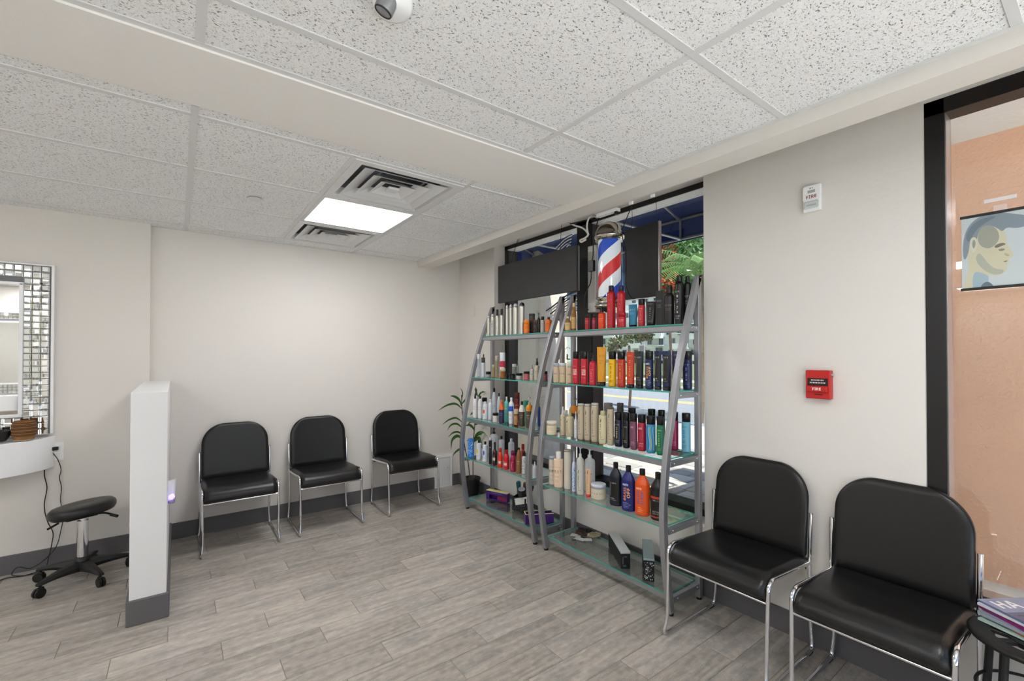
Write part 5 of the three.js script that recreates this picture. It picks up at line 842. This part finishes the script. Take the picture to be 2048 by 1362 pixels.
  part('tape', (() => { const g = new THREE.BoxGeometry(0.0006, 0.03, 0.035); g.translate(0.0, h + 0.012, (tp.z + tq.z) / 2 - t.position.z); return g; })(), std(0xe6cdbf, 0.4), t);
}

// ---------------------------------------------------------------- plant
{
  const t = thing('potted_plant', 'leggy green houseplant in a black plastic pot behind the rack', 'plant', [2.205, 0, 0.45]);
  part('pot', lathe([[0, 0.003], [0.062, 0.003], [0.066, 0.008], [0.08, 0.165], [0.085, 0.168], [0.085, 0.182], [0.079, 0.182], [0.074, 0.14], [0, 0.138]], 32), std(0x121212, 0.45), t);
  part('soil', cyl(0.074, 0.075, 0.012, 24, 0.145), M.soil, t);
  const W = (x, y, z = 0.45) => { let p = onZ(z, x, y); if (p.x > 2.3) p = onX(2.3, x, y); return V(p.x - 2.205, p.y, p.z - 0.45); };
  const s1 = [V(-0.02, 0.15, 0.0), W(937, 930), W(929, 890), W(926, 850, 0.43), W(924, 815, 0.42), W(923, 790, 0.42)], s2 = [V(0.015, 0.15, 0.0), W(946, 930), W(946, 895), W(949, 855), W(953, 810, 0.46), W(955, 790, 0.46)];
  for (const s of [s1, s2]) part('plant_stem', wire(s, 0.0045, 40), M.stem, t);
  const leaf = (pts, w) => {
    const c = new THREE.CatmullRomCurve3(pts), n = 12, pos = [], idx = [], side = V(0, 0, 0);
    for (let i = 0; i <= n; i++) { const u = i / n, p = c.getPoint(u), d = c.getTangent(u); side.crossVectors(d, V(0.35, 0.25, 1)).normalize(); const k = w * Math.pow(Math.sin(Math.PI * Math.min(0.999, 0.06 + u * 0.94)), 0.8) * (1 - 0.25 * u), up = V(0.35, 0.25, 1).normalize().multiplyScalar(k * 0.25); pos.push(...p.clone().addScaledVector(side, k).add(up).toArray(), ...p.toArray(), ...p.clone().addScaledVector(side, -k).add(up).toArray()); }
    for (let i = 0; i < n; i++) for (let j = 0; j < 2; j++) { const a = i * 3 + j; idx.push(a, a + 3, a + 1, a + 1, a + 3, a + 4); }
    const g = new THREE.BufferGeometry(); g.setAttribute('position', new THREE.Float32BufferAttribute(pos, 3)); g.setIndex(idx); g.computeVertexNormals(); part('leaf', g, M.leaf, t);
  };
  const L = (list, w, z0 = 0.43, dz = 0.0) => leaf(list.map(([x, y], i) => W(x, y, z0 + dz * i)), w);
  L([[924, 818], [912, 808], [895, 810], [875, 822]], 0.012, 0.42, 0.02); L([[924, 815], [918, 800], [908, 793], [900, 792]], 0.016, 0.42, 0.01); L([[923, 800], [925, 785], [920, 775]], 0.008, 0.42); L([[925, 845], [912, 836], [897, 840], [884, 850]], 0.010, 0.42, 0.02); L([[926, 858], [914, 848], [902, 850], [894, 862]], 0.011, 0.42, 0.02);
  L([[927, 872], [916, 864], [905, 866], [896, 875]], 0.010, 0.42, 0.02); L([[928, 880], [914, 872], [904, 880], [902, 900]], 0.017, 0.42, 0.02); L([[930, 900], [920, 898], [910, 905], [905, 912]], 0.011, 0.42, 0.015); L([[924, 808], [930, 800], [937, 797]], 0.010, 0.42); L([[926, 830], [931, 838], [933, 846]], 0.014, 0.42);
  L([[954, 800], [952, 788], [951, 773]], 0.022, 0.45); L([[955, 795], [962, 785], [972, 784]], 0.012, 0.46); L([[950, 850], [956, 846], [966, 850], [978, 860]], 0.016, 0.46, 0.0); L([[949, 862], [945, 855], [938, 850], [930, 852]], 0.016, 0.45, 0.01); L([[947, 880], [955, 868], [966, 866], [978, 876]], 0.022, 0.46); L([[947, 884], [957, 876], [961, 888], [965, 898]], 0.022, 0.45, 0.01); L([[947, 890], [940, 880], [933, 882]], 0.012, 0.45); L([[952, 830], [946, 826], [940, 830]], 0.014, 0.45); L([[951, 845], [943, 843], [936, 848]], 0.014, 0.45);
}

// ---------------------------------------------------------------- magazine stool
{
  const t = thing('metal_stool', 'round black metal stool holding magazines below the window', 'stool', [2.10, 0, 3.968]);
  part('seat_ring', lathe([[0.10, 0.435], [0.145, 0.432], [0.153, 0.437], [0.155, 0.447], [0.148, 0.452], [0.10, 0.45], [0.10, 0.435]], 44), M.black, t);
  part('seat_disc', merge([flat(cyl(0.06, 0.06, 0.014, 32, 0.436)), flat(rb(-0.11, 0.11, 0.437, 0.449, -0.012, 0.012, 0.003)), flat(rb(-0.012, 0.012, 0.437, 0.449, -0.11, 0.11, 0.003)), flat(rb(-0.11, 0.11, 0.437, 0.449, -0.012, 0.012, 0.003).rotateY(0.8)), flat(rb(-0.11, 0.11, 0.437, 0.449, -0.012, 0.012, 0.003).rotateY(-0.8))]), M.black, t);
  for (let k = 0; k < 4; k++) { const a = k * Math.PI / 2 + 0.5; part('leg', bent([[Math.cos(a) * 0.12, 0.437, Math.sin(a) * 0.12], [Math.cos(a) * 0.15, 0.006, Math.sin(a) * 0.15]], 0.011, 0.01, 12, 10), M.black, t); }
  const ring = new THREE.TorusGeometry(0.135, 0.005, 8, 48); ring.rotateX(Math.PI / 2); ring.translate(0, 0.27, 0); part('brace_ring', ring, M.black, t);
  const cover = canvasTex(256, 340, (k, w, h) => { k.fillStyle = '#8d97b4'; k.fillRect(0, 0, w, h); k.fillStyle = '#5c6684'; k.fillRect(0, h * 0.3, w, h * 0.25); k.fillStyle = '#dfe7f5'; k.beginPath(); k.ellipse(w * 0.55, h * 0.62, w * 0.32, h * 0.12, 0.2, 0, 7); k.fill(); k.fillStyle = '#4f86d6'; k.beginPath(); k.ellipse(w * 0.65, h * 0.72, w * 0.3, h * 0.07, 0.1, 0, 7); k.fill(); k.fillStyle = '#e9eef8'; k.fillRect(0, h * 0.82, w, h * 0.18); k.fillStyle = '#f4f4f6'; k.font = `bold ${h * 0.22}px sans-serif`; k.fillText('HA', w * 0.08, h * 0.22, w * 0.84); k.fillStyle = '#3a3d4a'; k.fillRect(w * 0.1, h * 0.36, w * 0.5, 6); k.fillRect(w * 0.1, h * 0.42, w * 0.4, 6); });
  const coverMat = new THREE.MeshStandardMaterial({ map: cover, roughness: 0.22 }), page = std(0xdedbd2, 0.8);
  const mags = [[0xb7cfc4, 0.3, 'pale green folded magazine at the bottom of the pile'], [0xb07a3c, -0.12, 'tan covered magazine low in the pile'], [0x9aa3b0, 0.22, 'grey covered magazine in the pile'], [0x8c2a70, -0.02, 'magazine with purple spine in the pile'], [0xd9dbe0, 0.14, 'white covered magazine in the pile'], [0, 0.05, 'glossy blue magazine lettered HA on top of the pile']];
  let y = 0.452;
  mags.forEach(([col, turn, label], i) => {
    const m = thing('magazine', label, 'magazine', [t.position.x + 0.06, y, t.position.z + 0.036], turn * 0.7 - 0.62, 'magazines on the metal stool'), th = [0.008, 0.006, 0.012, 0.014, 0.008, 0.006][i], a = 0.104, b = 0.138;
    part('pages', rb(-a + 0.002, a - 0.002, 0.001, th - 0.001, -b + 0.002, b - 0.002, 0.0005), page, m);
    part('cover', merge([bx(-a, a, 0, 0.0009, -b, b), bx(-a, -a + 0.001, 0, th, -b, b), bx(-a, a, th - 0.0009, th, -b, b)]), std(col || 0x6a7a9a, 0.3), m);
    if (!col) part('cover_print', (() => { const g = new THREE.PlaneGeometry(2 * a, 2 * b); g.rotateX(-Math.PI / 2); g.translate(0, th + 0.0004, 0); return g; })(), coverMat, m);
    y += th + 0.0006;
  });
}

// ---------------------------------------------------------------- outdoors
{
  const asphalt = std(0x8e8f92, 0.9), concrete = std(0xd2cec6, 0.85), grass = std(0x757c58, 0.95), yellow = std(0xe2bf62, 0.8);
  const g = structGroup('ground', 'street, kerbs, lawn and stone paving outside');
  part('paving_bed', bx(2.58, 8.0, -0.2, -0.045, -14, 9), std(0x77716a, 0.95), g);
  part('street', bx(8.0, 17.4, -0.24, -0.13, -70, 60), asphalt, g); part('kerb', bx(7.85, 8.02, -0.2, -0.02, -70, 60), concrete, g);
  for (const x of [12.45, 12.75]) part('centre_line', bx(x, x + 0.16, -0.13, -0.1285, -70, 60), yellow, g);
  part('kerb', bx(17.4, 17.65, -0.2, -0.02, -70, 60), concrete, g); part('lawn', bx(17.65, 20.6, -0.2, -0.03, -70, 60), grass, g); part('pavement', bx(20.6, 22.6, -0.2, -0.02, -70, 60), concrete, g); part('lawn', bx(22.6, 90, -0.2, -0.01, -120, 60), grass, g);
  const stones = [0xd6cfc2, 0xc6beb0, 0xe0dacf, 0xb5aea4, 0xcfc3b4, 0xa8a29b].map((c) => std(c, 0.85, 0, { bumpMap: stuccoBump, bumpScale: 0.006 }));
  let row = 0;
  for (let x = 2.62; x < 5.9; x += 0.235, row++) for (let z = -2.3 + (row % 2) * 0.21; z < 3.1;) { const w = rr(0.3, 0.56), d = 0.235; const m = part('paving_stone', chamferBox(d - rr(0.012, 0.03), 0.05, w - rr(0.012, 0.03), 0.008), stones[Math.floor(rnd() * 6)], g); m.position.set(x + d / 2, -0.05 + rr(-0.004, 0.006), z + w / 2); m.rotation.y = rr(-0.03, 0.03); z += w; }
  part('far_paving', bx(5.92, 7.85, -0.2, -0.005, -14, 9), stones[1], g); part('far_paving', bx(2.6, 5.9, -0.2, -0.006, -14, -2.35), stones[0], g);
  const pale = std(0xd9d7d0, 0.7); for (let i = 0; i < 3; i++) for (let j = 0; j < 6; j++) { const m = part('paving_tile', chamferBox(0.415, 0.045, 0.33, 0.004), pale, g); m.position.set(2.80 + i * 0.425, -0.045, 3.3 + j * 0.345); }
  part('far_paving', bx(2.6, 3.84, -0.2, -0.008, 5.3, 9), pale, g); part('front_pavement', bx(-12, 2.58, -0.2, -0.03, Z1 + 0.2, 16), std(0xdedad2, 0.85), g); part('front_street', bx(-12, 8, -0.24, -0.12, 16, 60), asphalt, g); part('front_pavement', bx(2.58, 7.85, -0.2, -0.03, 9, 16), concrete, g);
}
{ // orange annex wall with covered walk outside the second window
  const yt = onX(3.84, 1905, 289).y;
  struct('exterior_wall_orange', bx(3.84, 4.3, -0.2, 3.2, 2.75, 6.4), M.orange, 'orange stucco wall across the covered walk');
  struct('exterior_soffit', bx(2.58, 4.3, yt, yt + 0.15, 2.95, 6.4), std(0xe6e6e2, 0.85, 0, { bumpMap: stuccoBump, bumpScale: 0.003 }), 'pale stucco ceiling over the covered walk');
  const a = onX(3.6, 1037, 600), b = onX(3.6, 1076, 600);
  struct('exterior_pillar', bx(3.6, 4.1, -0.2, 4.2, b.z - 0.9, b.z), M.stucco, 'beige stucco pillar outside the first window');
}
{ // porch roof over the storefront opposite
  struct('exterior_canopy', merge([bx(-4.8, 2.58, 2.42, 2.6, Z1 + 0.2, Z1 + 1.6), bx(-4.75, -4.6, -0.1, 2.42, Z1 + 1.4, Z1 + 1.55), bx(2.4, 2.55, -0.1, 2.42, Z1 + 1.4, Z1 + 1.55)]), M.stucco, 'flat porch roof over the storefront');
}
{ // shop row across the street in front
  struct('exterior_building_front', merge([bx(-16, 9, -0.2, 4.6, 26, 27), bx(-16, 9, 3.2, 3.4, 25.2, 26)]), M.stucco, 'beige shop row across the front street');
}
{ // blue awning over the first window
  const t = thing('awning', 'navy blue fabric awning on a metal frame outside the window', 'awning'), za = -0.35, zb = 2.72, navy = std(0x29478c, 0.8, 0, { side: THREE.DoubleSide }), bar = std(0x9a9ca0, 0.4, 0.6);
  const top = [2.62, 3.02], edge = [3.72, 2.62], low = 2.40;
  const slope = new THREE.BufferGeometry(); slope.setAttribute('position', new THREE.Float32BufferAttribute([top[0], top[1], za, edge[0], edge[1], za, edge[0], edge[1], zb, top[0], top[1], zb], 3)); slope.setIndex([0, 1, 2, 0, 2, 3]); slope.computeVertexNormals(); part('awning_slope', slope, navy, t);
  part('awning_valance', bx(edge[0] - 0.002, edge[0] + 0.002, low, edge[1], za, zb), navy, t);
  for (const z of [za, zb]) { const e = new THREE.BufferGeometry(); e.setAttribute('position', new THREE.Float32BufferAttribute([top[0], top[1], z, edge[0], edge[1], z, edge[0], low, z, top[0], low, z], 3)); e.setIndex([0, 1, 2, 0, 2, 3]); e.computeVertexNormals(); if (z === za) part('awning_end', e, navy, t); }
  for (const [x, y] of [[3.70, 2.42], [3.70, 2.60], [3.2, 2.78], [2.66, 2.98]]) part('frame_bar', bent([[x, y, za], [x, y, zb]], 0.014, 0.01, 4), bar, t);
  for (const z of [za + 0.02, 0.75, 1.7, zb - 0.02]) { part('frame_bar', bent([[2.64, 2.97, z], [3.70, 2.59, z]], 0.013, 0.01, 4), bar, t); part('frame_bar', bent([[2.60, 2.42, z], [3.70, 2.42, z]], 0.013, 0.01, 4), bar, t); part('frame_bar', bent([[3.70, 2.42, z], [3.70, 2.60, z]], 0.012, 0.01, 4), bar, t); }
}
function makeTree(name, label, base, trunkTop, crowns, cols, n, size) {
  const t = thing(name, label, 'tree', base);
  part('trunk', bent([[0, -0.05, 0], [0.05, trunkTop * 0.5, 0.03], [0, trunkTop, 0]], 0.032, 0.3, 20), std(0x6d5a48, 0.9), t);
  const q = new THREE.PlaneGeometry(size, size * 0.55); const im = (col) => new THREE.InstancedMesh(q, new THREE.MeshPhysicalMaterial({ color: col, roughness: 0.7, transmission: 0.3, thickness: 0, side: THREE.DoubleSide }), Math.floor(n / cols.length));
  cols.forEach((c) => { const m = im(c), o = new THREE.Object3D(); for (let i = 0; i < m.count; i++) { const k = crowns[Math.floor(rnd() * crowns.length)]; let x, y, z; do { x = rr(-1, 1); y = rr(-1, 1); z = rr(-1, 1); } while (x * x + y * y + z * z > 1); o.position.set(k[0] + x * k[3], k[1] + y * k[4], k[2] + z * k[3]); o.rotation.set(rr(0, 6), rr(0, 6), rr(0, 6)); o.updateMatrix(); m.setMatrixAt(i, o.matrix); } m.name = 'foliage'; m.userData.kind = 'stuff'; shadow(m); t.add(m); });
  return t;
}
{
  const p = (x, px, py) => onX(x, px, py);
  const b1 = p(9.2, 1258, 700); makeTree('street_tree', 'spreading street tree with dark leaves across the pavement', [9.2, -0.05, b1.z], 1.65, [[0, p(9.2, 1235, 678).y, -0.25, 0.3, 0.16], [0, p(9.2, 1275, 670).y, 0.25, 0.3, 0.14], [0, p(9.2, 1215, 690).y, -0.5, 0.22, 0.16], [0, p(9.2, 1300, 668).y, 0.5, 0.22, 0.1]], [0x5c6a36, 0x7a6a4a, 0x46552c], 520, 0.075);
  const b2 = p(9.8, 1338, 560); makeTree('flowering_tree', 'tree with red blossoms and green leaves across the street', [9.8, -0.05, b2.z], 2.4, [[0, p(9.8, 1332, 500).y, 0, 0.2, 0.5], [0, p(9.8, 1336, 570).y, 0.05, 0.26, 0.45]], [0xc23a22, 0x4f7a34, 0xd9662e, 0x3c6a30], 1500, 0.075);
  makeTree('leafy_tree', 'tall green leafy tree far beyond the street', [23.6, -0.05, p(23.6, 1365, 560).z], 4.5, [[0, p(23.6, 1380, 500).y, 0.6, 1.5, 1.3], [0, p(23.6, 1340, 560).y, -0.9, 1.1, 1.0], [0, p(23.6, 1395, 560).y, 1.3, 1.1, 1.0]], [0x5f8f42, 0x79a356, 0x4a7a38], 3600, 0.26);
  // palm
  const c = p(8.6, 1400, 535), t = thing('palm_tree', 'feathery green palm tree near the awning', 'tree', [8.6, -0.05, c.z]), lf = new THREE.MeshPhysicalMaterial({ color: 0x7fa35a, roughness: 0.6, transmission: 0.3, thickness: 0, side: THREE.DoubleSide });
  part('trunk', bent([[0, 0, 0], [0.05, 1.2, 0.02], [0, c.y - 0.1, 0]], 0.06, 0.3, 16), std(0x7d6a54, 0.9), t);
  for (let k = 0; k < 20; k++) {
    const a = k * 2.399, up = rr(0.1, 0.9), len = rr(1.0, 1.5), g = [], tip = V(Math.cos(a) * len, up * 0.7 - 0.15, Math.sin(a) * len), mid = V(Math.cos(a) * len * 0.5, up * 0.8 + 0.2, Math.sin(a) * len * 0.5), cv = new THREE.QuadraticBezierCurve3(V(0, 0, 0), mid, tip); g.push(flat(new THREE.TubeGeometry(cv, 10, 0.008, 4)));
    for (let i = 2; i < 26; i++) for (const s of [-1, 1]) { const u = i / 26, q = cv.getPoint(u), d = cv.getTangent(u), side = V(-d.z, -0.5, d.x * 1).multiplyScalar(1), ll = 0.34 * (1 - u * 0.6), b = new THREE.PlaneGeometry(0.016, ll); b.translate(0, -ll / 2, 0); const dir = V(-d.z * s, -0.55, d.x * s).normalize(); b.applyQuaternion(new THREE.Quaternion().setFromUnitVectors(V(0, -1, 0), dir)); b.translate(q.x, q.y, q.z); g.push(flat(b)); }
    const f = part('frond', merge(g), lf, t); f.position.y = c.y;
  }
}
{ // white apartment building far across the lawn
  const XB = 66, t = thing('apartment_building', 'white apartment building with small dark windows and balconies', 'building', [XB, 0, 0]), wl = std(0xeeefec, 0.8), gl = std(0x4d5860, 0.3), sl = std(0xd6dad6, 0.8), U = (x, y) => onX(XB, x, y), z0 = U(1130, 700).z, z1 = U(1455, 700).z, yt = U(1300, 585).y;
  part('facade', bx(0, 12, -0.05, yt, z0, z1), wl, t); part('parapet', bx(-0.3, 12.3, yt, yt + 0.8, z0 - 0.3, z1 + 0.3), sl, t);
  let n = 0;
  for (const py of [600, 632, 663, 683, 706, 728]) for (let px = 1200; px < 1412; px += 23, n++) {
    const c = U(px + (py % 3) * 4, py), big = n % 4 === 1, w = big ? 1.5 : 1.0, h = big ? 2.0 : 1.25, y0 = c.y - h / 2, z = c.z;
    const win = part('facade_window', bx(-0.12, 0.05, y0, y0 + h, z - w / 2, z + w / 2), sl, t);
    part('window_glass', bx(-0.16, -0.1, y0 + 0.1, y0 + h - 0.1, z - w / 2 + 0.1, z - 0.04), gl, win); part('window_glass', bx(-0.16, -0.1, y0 + 0.1, y0 + h - 0.1, z + 0.04, z + w / 2 - 0.1), gl, win);
    if (big) part('balcony', merge([bx(-1.5, 0, y0 - 0.22, y0, z - 1.5, z + 1.5), bx(-1.5, -1.42, y0, y0 + 0.7, z - 1.5, z + 1.5), bx(-1.3, 0, y0 + h + 0.2, y0 + h + 0.35, z - 1.5, z + 1.5)]), sl, t);
  }
  const s = thing('street_sign', 'small rectangular street sign on a post across the street', 'sign', [17.9, -0.03, onX(17.9, 1284, 705).z]), zz = onX(17.9, 1284, 697);
  part('sign_post', cyl(0.03, 0.03, zz.y, 10), std(0x8a8a88, 0.5, 0.5), s); part('sign_plate', rb(-0.02, 0, zz.y - 0.18, zz.y + 0.22, -0.17, 0.17, 0.01), std(0xb8b6ae, 0.5), s); part('sign_panel', bx(-0.024, -0.019, zz.y - 0.12, zz.y + 0.16, -0.12, 0.12), std(0x7a776f, 0.6), s);
}
renderer.render(scene, camera);
